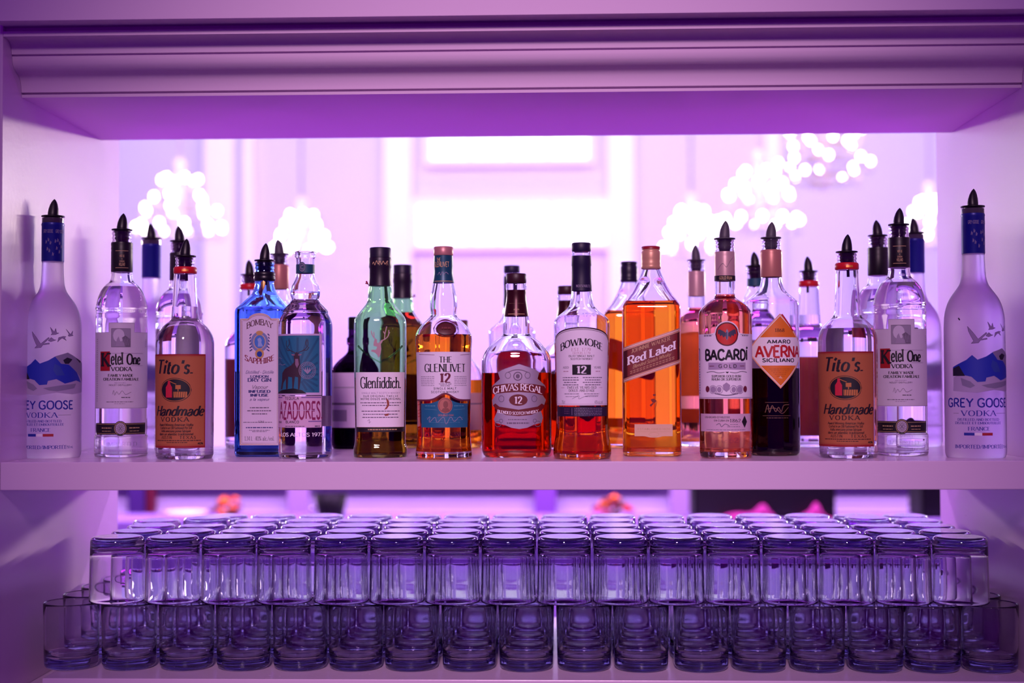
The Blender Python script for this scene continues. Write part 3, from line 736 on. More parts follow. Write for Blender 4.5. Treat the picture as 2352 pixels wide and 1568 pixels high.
q.text('VODKA', b.u(278), 852, 8.5, INK, 46, 'serif', .2, .45, gap=.14); q.text('FAMILY MADE', b.u(276), 865, 5.5, INK, 58, 'serif', .19, .5); q.text('CREATION FAMILIALE', b.u(277), 873.5, 5.5, INK, 86, 'serif', .19, .5, n=3)
q.text('NOLET DISTILLERY', b.u(275), 885.5, 3, INKG, 52, 'sans', .14, n=3); q.fine(b.u(275), 879, 26, 1, INKL)
q.line([(b.u(258), 905), (b.u(261), 896), (b.u(263), 907), (b.u(268), 899), (b.u(272), 905), (b.u(280), 897), (b.u(287), 905), (b.u(300), 900)], .7, INKG, True)
q.fine(b.u(288), 912, 20, 1.4, INK); q.fine(b.u(274), 922, 62, 1.3, INKG); q.fine(b.u(274), 926, 24, 1, INKL)
for yy in range(780, 925, 5): q.line([(b.deg(-66), yy), (b.deg(-62), yy)], 1.2, INKL); 
for yy in range(780, 800, 4): q.line([(b.deg(64), yy), (b.deg(68), yy)], 1.2, INKL)
q.build('label')
q = Print(b, .5); BN = mat('black_band', '17101a', .5)
q.panel(b.u(222), b.u(332.5), 970, 996, BN, 26, 2); q.panel(b.u(223), b.u(331), 972, 972.8, GOLDP, 24, 1); q.l -= .12; q.panel(b.u(223), b.u(331), 993, 993.8, GOLDP, 24, 1)
uc = b.u(276); q.disc(uc, 982, 15, 17, BN); q.ringp(uc, 982, 13, 14.5, 1, GOLDP); q.up(); q.disc(uc, 982, 11, 12.5, mat('seal_silver', 'b3a4b8', .4)); q.up()
for i in range(14): a = i * 6.283 / 14; q.line([(uc + 4 * math.cos(a), 982 + 5 * math.sin(a)), (uc + 9 * math.cos(a), 982 + 10.5 * math.sin(a))], 1, INKG)
q.line([(uc - 3, 978), (uc + 3, 986)], 1.6, INKG); q.line([(uc + 3, 978), (uc - 3, 986)], 1.6, INKG)
for s_ in (-1, 1): q.fine(uc + s_ * 33, 981, 26, 2, GOLDP, s_); q.fine(uc + s_ * 33, 988, 24, 1.2, GOLDP, s_ + 5)
q.build('neck_medal_band')
def emboss(b, name, txt, uc, base, cap, width, m=GLS, arc=0, style='sans', wt=.14):
    q = Print(b, .35); q.text(txt, uc, base, cap, m, width, style, wt, arc=arc, n=3); o = q.build(name)
    so = o.modifiers.new('relief', 'SOLIDIFY'); so.thickness = .0007; so.offset = 1; return o
emboss(b, 'raised_lettering', 'IMPORTED', b.u(280), 1022, 9, 70); q = Print(b, .35)
for yy, w_ in ((1032, 60), (716, 100)): q.fine(b.u(280), yy, w_, 5, GLS)
o = q.build('raised_pattern'); o['kind'] = 'stuff'; o.modifiers.new('relief', 'SOLIDIFY').thickness = .0007

# --- clear bottle with orange-brown paper label
KRAFT = mat('kraft_label', 'b6683c', .7, bump=.05, bscale=900); KEDGE = mat('label_edge_red', '9c1f24', .6); RIB = mat('red_ribbon', 'd81a22', .35); RIBG = mat('ribbon_gold', 'e08a3a', .4, .4); COP = mat('copper_print', 'c77a3a', .6)
b = Bottle('liquor_bottle', 'clear bottle with orange-brown label and red neck ring, third from the left end', 'bottle', 424, 1056,
           [(591, 21), (594, 22.5), (598, 21), (603, 22.5), (607, 21), (611, 22.5), (614, 22.5), (628, 25), (632, 25.5), (665, 27), (700, 28.8), (726, 30.5), (733, 32), (736, 34), (745, 45), (759, 57), (775, 64), (790, 66), (815, 66), (1020, 65), (1042, 65), (1050, 62.5), (1055, 57), (1056, 54)])
FRONT['kraft'] = b
b.body(GLS, 704, *CLEARL, foot=12); p_ = b.pourer(547, 588, 24.5, BLACK)
cp = b.sleeve('neck_ring', [(612.5, 24.5), (615, 26.5), (626, 26.8), (628, 25.3)], RIB)
q = Print(b, 3.4); q.panel(-20, 18, 617, 624, RIBG, 16, 1); q.build('print', cp)
q = Print(b, .3); uL, uR = b.deg(-128), b.deg(44); uc = b.deg(-16)
q.panel(uL, uR, 814, 1026, KEDGE, 40, 4); q.panel(uL + 2.5, uR - 2.5, 818, 1021, KRAFT, 40, 4); q.line([(uL + 4, 820), (uR - 4, 820), (uR - 4, 1019), (uL + 4, 1019), (uL + 4, 820)], .5, KEDGE)
q.text("Títo's.", b.deg(-25), 858, 30, INK, 92, 'script', .21, .35, .22, .09)
o_ = b.deg(-20); q.disc(o_, 895, 38, 27, INK); q.ringp(o_, 895, 35.5, 25, 1.3, COP); q.up()
BT = mat('print_crimson', 'd2203c', .6)
q.panel(o_ - 22, o_ - 6, 889, 912, BT, 4, 2); q.l -= .12; q.poly([(o_ - 22, 889), (o_ - 17, 882), (o_ - 16, 874), (o_ - 11, 874), (o_ - 10, 882), (o_ - 6, 889)], BT)
q.panel(o_ + 2, o_ + 14, 884, 893, COP, 4, 1); q.l -= .12; q.line([(o_ - 12, 875), (o_ - 4, 879), (o_ + 4, 882)], 1.6, COP, True); q.line([(o_ + 8, 893), (o_ + 8, 898)], 2, COP)
q.panel(o_ - 3, o_ + 28, 899, 912, COP, 6, 1)
for x in range(-1, 28, 5): q.line([(o_ + x, 899), (o_ + x - 1, 912)], 1, INK)
q.up()
q.text('Handmade', uc + 1, 953, 22, INK, 122, 'script', .2, .38, .3, .06); q.text('VODKA', b.deg(-22), 966, 9.5, INK, 68, 'serif', .16, .5, gap=.32)
for i, t_ in enumerate(('Award Winning American Vodka', 'Crafted in an Old Fashioned Pot Still', 'Vodka americaine primee fabriquee', 'dans un alambic traditionnel')): q.text(t_, b.deg(-20), 976 + i * 7, 5.4, INK, 84 - 6 * (i % 3), 'script', .17, .6, .15, .08, n=2)
q.text('AUSTIN', b.deg(-38), 1005, 6, INK, 28, 'serif', .16, .5, gap=.3); q.text('TEXAS', b.deg(6), 1005, 6, INK, 36, 'serif', .16, .5, gap=.4)
q.fine(uc, 1009, 112, 1.5, INK); q.fine(uc, 1013.5, 48, 1.3, INK); q.text('40%', uR - 14, 1018, 4, INK, 14, 'sans', .2)
q.build('label')
emboss(b, 'raised_lettering', 'AUSTIN', b.deg(-20), 1048, 9, 50)

# --- square blue gin bottle
BL = liq('gin', (.52, .74, .99)); BRING = mat('black_neck_ring', '0f0c18', .35); BLD = mat('label_lilac', 'dccfe2', .55); GILT = mat('gilt_border', 'c09658', .45, .3); NAVY = mat('navy_print', '2a2f78', .6); AZ = mat('azure_gem', '3a78c8', .4)
b = Bottle('liquor_bottle', 'square blue gin bottle with pale arched label and black pour spout', 'bottle', 607, 1049,
           [(602, 21), (605, 22.5), (609, 21), (614, 22.5), (619, 21), (622, 22), (645, 21.5), (650, 21.5), (661, 23.5), (674, 29), (688, 40), (699, 50), (706, 57), (712, 61), (720, 62), (730, 62), (1036, 62), (1044, 60), (1049, 54)], n=6, br=.86, seg=72, straight=1)
FRONT['blue'] = b
b.body(GLS_B, 712, *BL, wall=4.5, foot=14); b.pourer(557, 598, 23.5, BLACK)
b.sleeve('neck_ring', [(624, 22.6), (626, 24.5), (632, 24.5), (634, 23.5), (636, 24.5), (643, 24.5), (645, 22.6)], BRING)
q = Print(b, .5); q.poly([(4 + u, y) for u, y in ((-12, 648), (0, 645), (12, 648), (10, 657), (6, 662), (0, 668), (-6, 662), (-10, 657))], GOLD); q.up(); q.disc(4, 656, 5, 5, mat('dark_gold', '6a4a24', .5)); q.build('neck_seal')
q = Print(b, .4)
ar = lambda e: (lambda u: 733 + e - (12 if abs(u) < 25 else 0) * max(1 - (abs(u) / 26) ** 2.2, 0) ** .8)
q.panel(-45, 45, ar(0), 1020, BLD, 36, 5); 
for e, m_, w_ in ((2, GILT, 1.5), (5, mat('rust_line', '8e5a4a', .6), .8)):
    pts = [(-45 + e, 1020 - e)] + [(u, ar(e)(u)) for u in [(-45 + e) + (90 - 2 * e) * i / 20 for i in range(21)]] + [(45 - e, 1020 - e), (-45 + e, 1020 - e)]
    q._q(ribbons(pts, lambda a, c: w_), m_)
q.up()
BR = mat('brown_print', '5a2c40', .6)
q.text('BOMBAY', 0, 748, 13, BR, 58, 'serif', .17, .4, arc=9); q.text('SAPPHIRE', 0, 836, 12, mat('maroon_print', '8a2840', .6), 66, 'serif', .2, .45, arc=-9)
q.ringp(0, 786, 17, 20, 6, mat('garland', '7a86b4', .7), 20); q.disc(0, 786, 12, 15, AZ); q.ringp(0, 786, 12.5, 15.5, 1.4, GILT); q.up(); q.poly([(-4, 797), (-3, 787), (-5, 780), (1, 776), (5, 782), (4, 788), (8, 797)], mat('cameo', '8fa8d8', .6))
q.disc(0, 766, 8, 5, GILT); q.disc(0, 813, 10, 11, GILT); q.disc(0, 814, 6, 6.5, mat('sapphire_gem', '1c3f9c', .3))
for sx in (-1, 1):
    for i in range(6): q.line([(sx * (18 + 2 * math.sin(i)), 768 + i * 7), (sx * 22, 772 + i * 7)], 2.2, NAVY)
q.text('Distilled - Distille', 0, 858, 7, NAVY, 62, 'script', .1, .4, .3, n=2); q.text('LONDON', 0, 867, 5, NAVY, 40, 'serif', .2, .45); q.text('DRY GIN', 0, 876, 7.5, NAVY, 52, 'serif', .2, .4)
q.text('Vapour', 0, 892, 8, INKG, 36, 'script', .1, .4, .3); q.text('INFUSED', 0, 901, 5.5, NAVY, 48, 'serif', .24, .5); q.text('INFUSE', 0, 909.5, 5.5, NAVY, 40, 'serif', .24, .5); q.text('a la vapeur', 0, 919, 6, NAVY, 44, 'script', .1, .4, .3, n=2)
for i, (y, w_) in enumerate(((935, 42), (942, 54), (949, 34))): q.fine(0, y, w_, 2, INKG, i)
q.fine(-4, 968, 64, 1.2, INKG); q.text('1761', 4, 969, 4.5, INKG, 13, 'serif', .14); q.fine(0, 980, 60, 2, NAVY); q.fine(0, 986, 46, 1, INKG); q.fine(0, 989, 32, 1, INKG)
q.text('1.14 L  40% alc./vol.', 0, 1009, 9, INKG, 66, 'serif', .12, .4, n=3)
q.build('label')

# --- clear open tequila bottle with teal stag label
TEAL = mat('teal_print', '1f6f8c', .6); TEALD = mat('teal_ray', '185a78', .6); TEALB = mat('teal_band', '1c5468', .5); LIL = mat('lilac_paper', 'cdb6d8', .6); MAG = mat('magenta_print', '8c1c58', .6)
b = Bottle('liquor_bottle', 'open clear bottle with bulbous neck, teal neck band and stag label', 'bottle', 701, 1054.5,
           [(577, 23), (579, 24.5), (589, 24.5), (591, 22), (596, 21), (628, 21), (638, 22.5), (648, 27), (658, 32), (668, 34), (678, 33.5), (686, 31), (690, 31), (692, 33), (696, 36), (704, 44), (711, 50), (716, 52.5), (719, 51.5), (722, 53), (732, 58.5), (744, 61.5), (760, 62), (1036, 61.5), (1047, 59), (1054.5, 52)])
FRONT['stag'] = b
b.body(GLS, 670, *CLEARL, foot=13)
cp = b.sleeve('neck_band', [(607, 21.6), (627, 21.6)], TEALB, cap=False)
q = Print(b, 1); s_ = 62 / 21.3; q.disc(-9 * s_ * .33 - 14, 614, 25, 12, mat('band_medal', '2c4a5c', .5)); q.ringp(-9 * s_ * .33 - 14, 614, 19, 9, 1.5, INKL); q.text('C', -9 * s_ * .33 - 14, 619, 10, INKL, 18, 'serif', .2); q.build('print', cp)
q = Print(b, .3); uL, uR = b.deg(-80), b.u(737.5)
q.panel(uL, uR, 768, 907, LIL, 30, 3); q.panel(uL, uR - 6, 772, 901, TEAL, 30, 3)
rnd = random.Random(2)
for i in range(15):
    a = -2.6 + i * .26; x0, y0 = b.u(683), 860; r0, r1 = 18, 120
    P1 = (x0 + r0 * math.cos(a), y0 + r0 * math.sin(a)); 
    end = [(x0 + r * math.cos(a), y0 + r * math.sin(a)) for r in range(18, 124, 6)]
    end = [e for e in end if uL + 2 < e[0] < uR - 8 and 774 < e[1] < 899]
    if len(end) > 2: q._q(ribbons(end, lambda c, d: 5.0), TEALD)
q.up(); STAG = mat('stag_brown', '3a2434', .7); STL = mat('stag_light', '8a6a84', .7)
S = lambda pts: [(b.u(630 + x / 3.133), 560 + y / 3.133) for x, y in pts]
q.poly(S([(140, 800), (160, 780), (182, 795), (186, 860), (196, 905), (190, 985), (182, 1045), (172, 1045), (172, 960), (150, 955), (140, 1040), (132, 1040), (130, 960), (104, 955), (100, 1040), (88, 1045), (86, 970), (70, 1000), (62, 1045), (52, 1045), (60, 985), (62, 930), (80, 900), (125, 875), (146, 850)]), STAG)
q.poly(S([(30, 1075), (60, 1050), (140, 1038), (200, 1052), (232, 1075)]), INK); q.up(); q.poly(S([(125, 795), (150, 798), (148, 806), (130, 806)]), STL); q.poly(S([(198, 795), (172, 798), (174, 806), (192, 806)]), STL)
q.poly(S([(152, 830), (172, 830), (178, 870), (164, 895), (152, 870)]), STL)
for pl in ([(150, 786), (112, 765), (90, 735), (92, 700)], [(118, 768), (100, 770), (88, 752)], [(100, 745), (112, 718), (108, 695)], [(172, 786), (215, 765), (240, 735), (240, 695)], [(208, 768), (232, 768), (248, 745)], [(232, 742), (226, 715), (232, 695)]): q.line(S(pl), 1.5, STAG, True)
uc, yc = b.u(706), 851
for rr, w_ in ((19, .8), (16.5, .6), (12, .6)): q.ringp(uc, yc, rr, rr, w_, INKL)
for i in range(24): a = i * 6.283 / 24; q.line([(uc + 13.5 * math.cos(a), yc + 13.5 * math.sin(a)), (uc + 15.6 * math.cos(a), yc + 15.6 * math.sin(a))], 1, INKL)
for a in (-.9, -.45, 0, .45, .9): q.poly([(uc, yc + 8), (uc + 8 * math.sin(a) - 1.5, yc), (uc + 13 * math.sin(a), yc - 9 * math.cos(a)), (uc + 8 * math.sin(a) + 1.5, yc)], INKL)
q.line(S([(34, 826), (46, 820), (58, 828)]), .9, INKL, True); q.line(S([(36, 870), (48, 864), (60, 872), (84, 866)]), .9, INKL, True)
q.build('label')
q = Print(b, .3); q.panel(uL, uR, 909, 980, mat('pink_paper', 'd9b4d0', .6), 30, 2)
q.text('TEQUILA', b.u(670), 917, 6, INK, 36, 'sans', .15, gap=.2); q.line([(b.u(692), 912), (uR - 1, 912)], 2.2, mat('violet_rule', '7a5aa0', .6)); q.line([(uL + 4, 912), (b.u(650), 912)], 2.2, mat('violet_rule', '7a5aa0', .6))
q.text('LOS AZADORES.'[4:], b.u(688) - 2, 960, 37, MAG, 112, 'sans', .16, gap=.14); q.up(); q.line([(b.u(645), 941), (b.u(728), 941)], 1.1, LIL)
q.text('BLANCO', b.u(671), 970, 5.5, INK, 34, 'sans', .15, gap=.2); q.text('100% AGAVE', b.u(645), 970, 4, INK, 14, 'sans', .15, n=2); q.line([(b.u(708), 966), (uR - 1, 966)], 2.2, mat('violet_rule', '7a5aa0', .6)); q.fine(b.u(676), 977, 48, 1.6, INKG); q.fine(b.u(728), 977, 12, 3, INKG)
q.build('lower_label')
q = Print(b, .3); q.panel(b.deg(100), b.deg(260), 909, 980, LIL, 24, 2); q.build('rear_label')
emboss(b, 'raised_lettering', 'LOS ALTOS 1973', b.u(690), 1000, 8, 110, WHITE)

# --- green whisky bottle
b = Bottle('liquor_bottle', 'green glass whisky bottle with black cap in the front row', 'bottle', 873.5, 1051,
           [(592, 24), (616, 24.5), (656, 25.5), (672, 27.5), (690, 29), (698, 33), (711, 43), (724, 53), (734, 58.5), (745, 60), (780, 60), (860, 59.5), (1004, 57.5), (1016, 58), (1028, 61), (1038, 61.5), (1047, 60), (1051, 54)], n=3.0, br=.95, seg=60)
FRONT['green'] = b
GW = liq('green_whisky', (.66, .36, .08)); b.body(GLS_G, 868, *GW, wall=4)
BC = mat('matte_black_cap', '17112a', .45); MS = mat('maroon_black_sleeve', '1c0e22', .4)
b.sleeve('screw_cap', [(568, 23.2), (570, 24.5), (591, 24.8)], BC)
cp = b.sleeve('neck_sleeve', [(591.5, 25.2), (594, 26), (613, 25.8), (617, 24.7), (640, 25.4), (656, 26.8)], MS)
q = Print(b, 1.8); q.line([(-48, 607), (-38, 603), (-30, 609), (-20, 600), (-10, 607), (0, 601), (6, 608), (16, 601), (26, 607), (38, 602), (48, 600)], 2.4, GOLDP, True); q.line([(-8, 600), (-4, 610)], 2, GOLDP); q.line([(36, 610), (40, 599), (48, 610)], 2, GOLDP); q.build('print', cp)
mb = MB(); mb.tube([(-25 * b.k, -.003, b.z(655)), (-29 * b.k, -.003, b.z(651)), (-32 * b.k, -.003, b.z(645))], .0012, REDI, 6); mb.tube([(-29 * b.k, -.003, b.z(651)), (-34 * b.k, -.003, b.z(650))], .0009, REDI, 6); mb.build('tear_strip', b.root)
q = Print(b, .9); wv = 3.2
for s_ in (-1, 1): q.line([(0, 833), (s_ * 20, 822), (s_ * 40, 807), (s_ * 54, 795)], wv, GLS_G)
o = q.build('glass_ridge'); so = o.modifiers.new('relief', 'SOLIDIFY'); so.thickness = .0018; so.offset = 0
q = Print(b, .4); ST = mat('stag_frost', 'b8989c', .6); S = lambda pts: [(b.u(800 + x / 3.133) + 1, 560 + y / 3.133) for x, y in pts]
q.poly(S([(188, 690), (200, 700), (210, 720), (236, 700), (246, 704), (232, 725), (236, 760), (228, 800), (214, 822), (204, 800), (186, 784), (160, 776), (166, 764), (196, 766), (206, 745), (178, 736), (180, 712)]), ST)
for pl in ([(205, 700), (182, 680), (166, 650), (162, 630)], [(180, 678), (182, 655), (178, 640)], [(232, 702), (262, 690), (286, 665), (290, 625)], [(258, 690), (262, 655), (275, 600)], [(262, 655), (250, 635)], [(284, 665), (296, 640)]): q.line(S(pl), 2.1, ST, True)
q.build('etched_stag')
q = Print(b, .3); W_ = 66
q.panel(-W_, W_, 855, 979, WHITE, 34, 3); q.l -= .12; q.panel(-W_, W_, 980, 990, mat('black_label', '120c14', .5), 34, 1)
uc = b.u(874) + 1
q.text('Glenfiddich.', uc, 891, 25, INK, 98, 'serif', .17, .3, gap=.05)
q.text('SINGLE MALT SCOTCH WHISKY', uc, 904, 4, INKL, 92, 'sans', .15, gap=.3, n=2); q.text('OUR ORIGINAL TWELVE', uc, 911, 4, INK, 84, 'sans', .16, gap=.35, n=2); q.text('NOTRE DOUZE ANS ORIGINAL', uc, 917.5, 4.2, INK, 98, 'sans', .18, gap=.3, n=2)
for i, (y, w_) in enumerate(((924, 100), (930, 90), (943, 94), (950, 86), (957, 90))): q.fine(uc, y, w_, 2, INKG, i)
RST = mat('rust_print', '9c4a34', .6); q.poly([(uc + 12, 912), (uc + 19, 920), (uc + 20, 930), (uc + 14, 938), (uc + 8, 940), (uc + 15, 930), (uc + 14, 922)], RST); q.poly([(uc + 8, 950), (uc + 19, 948), (uc + 18, 953), (uc + 10, 954)], RST)
q.line([(uc - 32, 965), (uc - 27, 962), (uc - 28, 970), (uc - 24, 966)], .7, INKG, True); q.fine(uc + 4, 984.5, 70, 2.2, GOLDP)
q.build('label')

# --- whisky with copper cap, white and teal labels
AMB = liq('amber_whisky', (.95, .50, .10)); COPC = mat('copper_cap', 'c98a86', .4, .3); TS = mat('teal_sleeve', '185066', .4, .2); TL = mat('teal_label', '1c6c8c', .5); BUR = mat('burgundy_print', '701c38', .6)
b = Bottle('liquor_bottle', 'amber whisky bottle with pink copper cap and teal neck sleeve', 'bottle', 1019.5, 1056,
           [(586, 21.5), (610, 21.5), (626, 21), (638, 22.5), (648, 24), (664, 27), (682, 30.5), (704, 31.8), (716, 30), (723, 30), (732, 36), (742, 47), (752, 56), (762, 62), (772, 65), (784, 65.5), (802, 64), (880, 62.5), (1000, 61), (1018, 62), (1034, 64), (1046, 64.8), (1052, 62), (1056, 56)])
FRONT['teal'] = b
b.body(GLS, 769, *AMB, wall=4.2, foot=20)
b.sleeve('stopper', [(566, 21), (568, 22.6), (584, 22.8), (586, 22)], COPC)
cp = b.sleeve('neck_sleeve', [(586.5, 22), (612, 22.3), (622, 21.6), (628, 21.9), (640, 23.6), (649, 25.2)], TS)
q = Print(b, 1.6); q.text('THE', -34, 601, 8, GOLDP, 28, 'sans', .16); q.text('GLENLIVET', -17, 613, 11, GOLDP, 110, 'sans', .17); q.line([(-40, 632), (-28, 626), (-20, 632), (-8, 625), (2, 631), (14, 626), (34, 630)], 1.4, INKL, True); q.panel(-62, 62, 645.5, 647, GOLDP, 24, 1); q.build('print', cp)
q = Print(b, 1.0); q.disc(b.u(1026), 755, 33, 21, GLS); q.disc(b.u(1026), 756, 26, 16.5, mat('wax_seal', '5a2426', .45)); q.l += 1; q.ringp(b.u(1026), 756, 23, 14, 1, mat('wax_dark', '3c1418', .5)); q.fine(b.u(1026), 756, 22, 4, mat('wax_light', '7a3a36', .5)); o = q.build('wax_seal'); so = o.modifiers.new('relief', 'SOLIDIFY'); so.thickness = .0012
q = Print(b, .3); uc = b.u(1023)
lb = lambda u: 917 - 15 * math.exp(-((u - uc) / 22) ** 2)
W_ = b.deg(80)
q.panel(-W_ + 3, W_, 809, lb, WHITE, 44, 3)
q._q(ribbons([(-W_ + 3 + (2 * W_ - 3) * i / 60, lb(-W_ + 3 + (2 * W_ - 3) * i / 60) + 1.5) for i in range(61)], lambda a, c: 4), BUR)
q.line([(b.u(962), 814), (b.u(998), 816)], .9, BUR); q.line([(b.u(1058), 816), (b.u(1080), 814)], .9, BUR)
q.text('THE', uc + 1, 833, 13, INK, 30, 'serif', .17, .35); q.text('GLENLIVET', uc + 1, 854, 17.5, INK, 106, 'serif', .17, .35, gap=.08); q.text('12', uc, 878, 20, BUR, 25, 'serif', .24, .4)
for i in range(6): q.fine(uc - 46, 865 + i * 4, 40, 1, INKG, i); q.fine(uc + 41, 865 + i * 4, 38, 1, INKG, i + 9)
q.text('YEARS OF AGE', uc, 883, 3, INKG, 30, 'sans', .17, n=2); q.text('ANS D AGE', uc, 887, 3, INKG, 22, 'sans', .17, n=2)
q.text('SINGLE MALT', uc, 894, 4.6, INK, 55, 'sans', .16, gap=.3); q.text('SCOTCH WHISKY', uc, 902, 4.6, INK, 68, 'sans', .16, gap=.3)
q.build('label')
q = Print(b, .35); lt = lambda u: 926 - 11 * math.exp(-((u - uc) / 24) ** 2)
q.panel(b.u(965), b.u(1077), lt, 980, TL, 36, 2); MED = mat('copper_medal', 'c98470', .35, .3)
q.disc(uc, 930, 18, 18, MED); q.ringp(uc, 930, 15.5, 15.5, .8, BUR); q.disc(uc + 1, 928, 6, 8, mat('medal_dark', '8e5248', .5)); q.poly([(uc - 10, 943), (uc - 5, 936), (uc + 7, 936), (uc + 11, 943), (uc, 947)], mat('medal_dark', '8e5248', .5))
TLL = mat('teal_pale', '5aa0b4', .6)
for s_ in (-1, 1): q.fine(uc + s_ * 37, 931, 30, 2, TLL, s_); q.line([(uc + s_ * 20, 940), (uc + s_ * 54, 938)], .7, TLL)
q.text('DOUBLE OAK', uc + 2, 954, 4, COPC, 38, 'sans', .16, n=2)
for i in range(3): q.fine(uc, 958 + i * 5, 96 - 10 * i, .8, TLL, i)
q.line([(uc - 46, 962), (uc - 38, 955), (uc - 40, 968), (uc - 24, 957), (uc - 20, 968), (uc - 4, 956), (uc + 2, 972), (uc + 14, 956), (uc + 22, 966), (uc + 38, 956), (uc + 46, 963)], 1.1, INKL, True)
q.build('lower_label')
emboss(b, 'raised_lettering', 'GEORGE & J.G. SMITH', b.u(1020), 1000, 9, 120, GLS)

# --- broad whisky bottle with silver crest label
DAMB = liq('deep_amber', (.80, .15, .02)); SILV = mat('silver_crest', 'b9aebf', .35, .55); CRED = mat('crest_red', '6a0e18', .45); CAPM = mat('maroon_cap', '38121e', .45)
b = Bottle('liquor_bottle', 'broad round-shouldered whisky bottle with silver crest in the middle', 'bottle', 1187, 1050.5,
           [(650, 22), (653, 24), (664, 24), (667, 22), (672, 22), (690, 23), (726, 28.5), (744, 31), (757, 31.5), (766, 31.5), (770, 33), (775, 40), (785, 53), (799, 66), (814, 76), (830, 80), (845, 80.5), (1030, 80), (1042, 77), (1050.5, 68)], n=2.6, br=.62, seg=64)
FRONT['crest'] = b
b.body(GLS, 856, *DAMB, wall=4.5, foot=14)
b.sleeve('stopper', [(628, 22), (630, 23.3), (648, 23.5), (650, 22)], CAPM)
cp = b.sleeve('neck_sleeve', [(666, 22.8), (672, 23), (676, 22.6), (690, 23.6), (726, 29.2)], mat('maroon_gilt_sleeve', '401018', .3, .4), cap=False)
q = Print(b, .9)
for y in (697, 721): q.panel(-42, 42, y, y + 1.4, GOLDP, 20, 1); q.l -= .12
q.text('1801', 0, 713, 8, GOLDP, 24, 'serif', .16); q.build('print', cp)
q = Print(b, .45); uc = b.u(1190)
S = lambda pts: [(b.u(1100 + x / 3.339), 590 + y / 3.339) for x, y in pts]
q.poly(S([(150, 885), (180, 868), (230, 848), (270, 836), (310, 822), (350, 836), (395, 850), (440, 868), (462, 885), (450, 935), (505, 985), (512, 1010), (488, 1060), (512, 1095), (500, 1130), (470, 1160), (490, 1230), (478, 1268), (420, 1282), (370, 1304), (310, 1314), (250, 1304), (205, 1285), (130, 1268), (118, 1240), (148, 1170), (110, 1140), (105, 1095), (128, 1060), (100, 1010), (110, 985), (165, 935)]), SILV); q.up()
q.poly(S([(108, 1050), (100, 1005), (118, 985), (200, 972), (306, 968), (420, 975), (498, 990), (512, 1010), (495, 1062), (420, 1042), (306, 1034), (200, 1040)]), CRED); q.poly(S([(112, 1135), (130, 1120), (160, 1145), (306, 1168), (450, 1145), (480, 1122), (505, 1138), (480, 1175), (400, 1208), (306, 1216), (210, 1208), (140, 1175)]), CRED); q.up()
q.text('CHIVAS REGAL', uc, 896, 14.5, WHITE, 112, 'serif', .18, .4, gap=.08, arc=8); q.text('BLENDED SCOTCH WHISKY', uc, 951, 6.5, WHITE, 92, 'serif', .2, .5, arc=-5, n=3)
q.disc(uc + 1, 918, 21, 13, CRED); q.text('12', uc + 1, 926, 15.5, WHITE, 17, 'serif', .2, .4)
CI_ = mat('crest_ink', '6a5a70', .5)
for sx in (-1, 1): q.ringp(uc + sx * 37, 915, 6, 7, 1.2, CI_); q.ringp(uc + sx * 22, 862, 6, 7, 1.2, CI_); q.ringp(uc + sx * 45, 972, 7, 6, 1.2, CI_); q.ringp(uc + sx * 38, 965, 4, 4, 1, CI_)
q.ringp(uc, 864, 9, 9, 2.2, CI_); q.disc(uc, 864, 4.5, 5, CI_); q.line([(uc - 22, 855), (uc - 8, 850), (uc + 8, 850), (uc + 22, 855)], 1.6, CI_, True); q.fine(uc, 962, 44, 1.6, CI_); q.fine(uc, 970, 50, 3, CI_)
q.build('label')
q = Print(b, .3)
q.ringp(uc, 793, 13, 9, 1.6, GLS, 24); q.line([(uc - 11, 787), (uc, 800), (uc + 11, 787)], 1.6, GLS); o = q.build('raised_crest'); o.modifiers.new('relief', 'SOLIDIFY').thickness = .0008
q = Print(b, .6); q.line(S([(140, 885), (180, 862), (230, 846), (310, 820), (390, 846), (440, 862), (478, 885)]), 2.6, GLS, True); o = q.build('glass_ridge'); o.modifiers.new('relief', 'SOLIDIFY').thickness = .0015

# --- slim-necked whisky with white arched label
BAMB = liq('red_amber', (.92, .36, .05)); NVS = mat('navy_sleeve', '1a1238', .5)
b = Bottle('liquor_bottle', 'whisky bottle with tall dark navy neck sleeve and white arched label', 'bottle', 1337.5, 1056,
           [(577, 21), (579, 22), (586, 22), (609, 22), (614, 21.2), (640, 22), (668, 23.3), (682, 24.5), (696, 27), (706, 32), (714, 40), (722, 50), (730, 59), (738, 63.5), (748, 64.5), (770, 64), (860, 61.5), (960, 60), (990, 60.5), (1008, 62.5), (1024, 65.5), (1038, 66.5), (1048, 65), (1053, 61), (1056, 55)])
FRONT['navy'] = b
b.body(GLS, 787, *BAMB, wall=4.2, foot=16)
b.sleeve('stopper', [(557, 20.5), (559, 22), (575, 22.2), (577, 21)], NVS)
cp = b.sleeve('neck_sleeve', [(587, 22.6), (609, 23), (611, 22.2), (640, 22.8), (668, 24.2)], NVS, cap=False)
q = Print(b, 1.2); q.text('NO1 VAULTS', 14, 660, 5.5, INKL, 100, 'serif', .17, .5, gap=.14); q.build('print', cp)
q = Print(b, .3); uc = b.u(1336.5); W_ = b.deg(70)
ar = lambda e: (lambda u: 789 + e - 33 * math.sqrt(max(1 - (u / (W_ + 2)) ** 2, 0)))
q.panel(-W_, W_, ar(0), lambda u: 930, WHITE, 44, 5)
q._q(ribbons([(u, ar(0)(u) - 1.5) for u in [-W_ + 2 * W_ * i / 50 for i in range(51)]], lambda a, c: 3), mat('dark_border', '3a1620', .5))
q._q(ribbons([(u, ar(0)(u) + 2.5) for u in [-W_ + 2 * W_ * i / 50 for i in range(51)]], lambda a, c: 1), mat('dark_border', '3a1620', .5))
q.text('BOWMORE', uc, 794, 15.5, INK, 112, 'serif', .18, .35, gap=.1, arc=13)
FD = mat('faded_pink_print', 'c09ca8', .7)
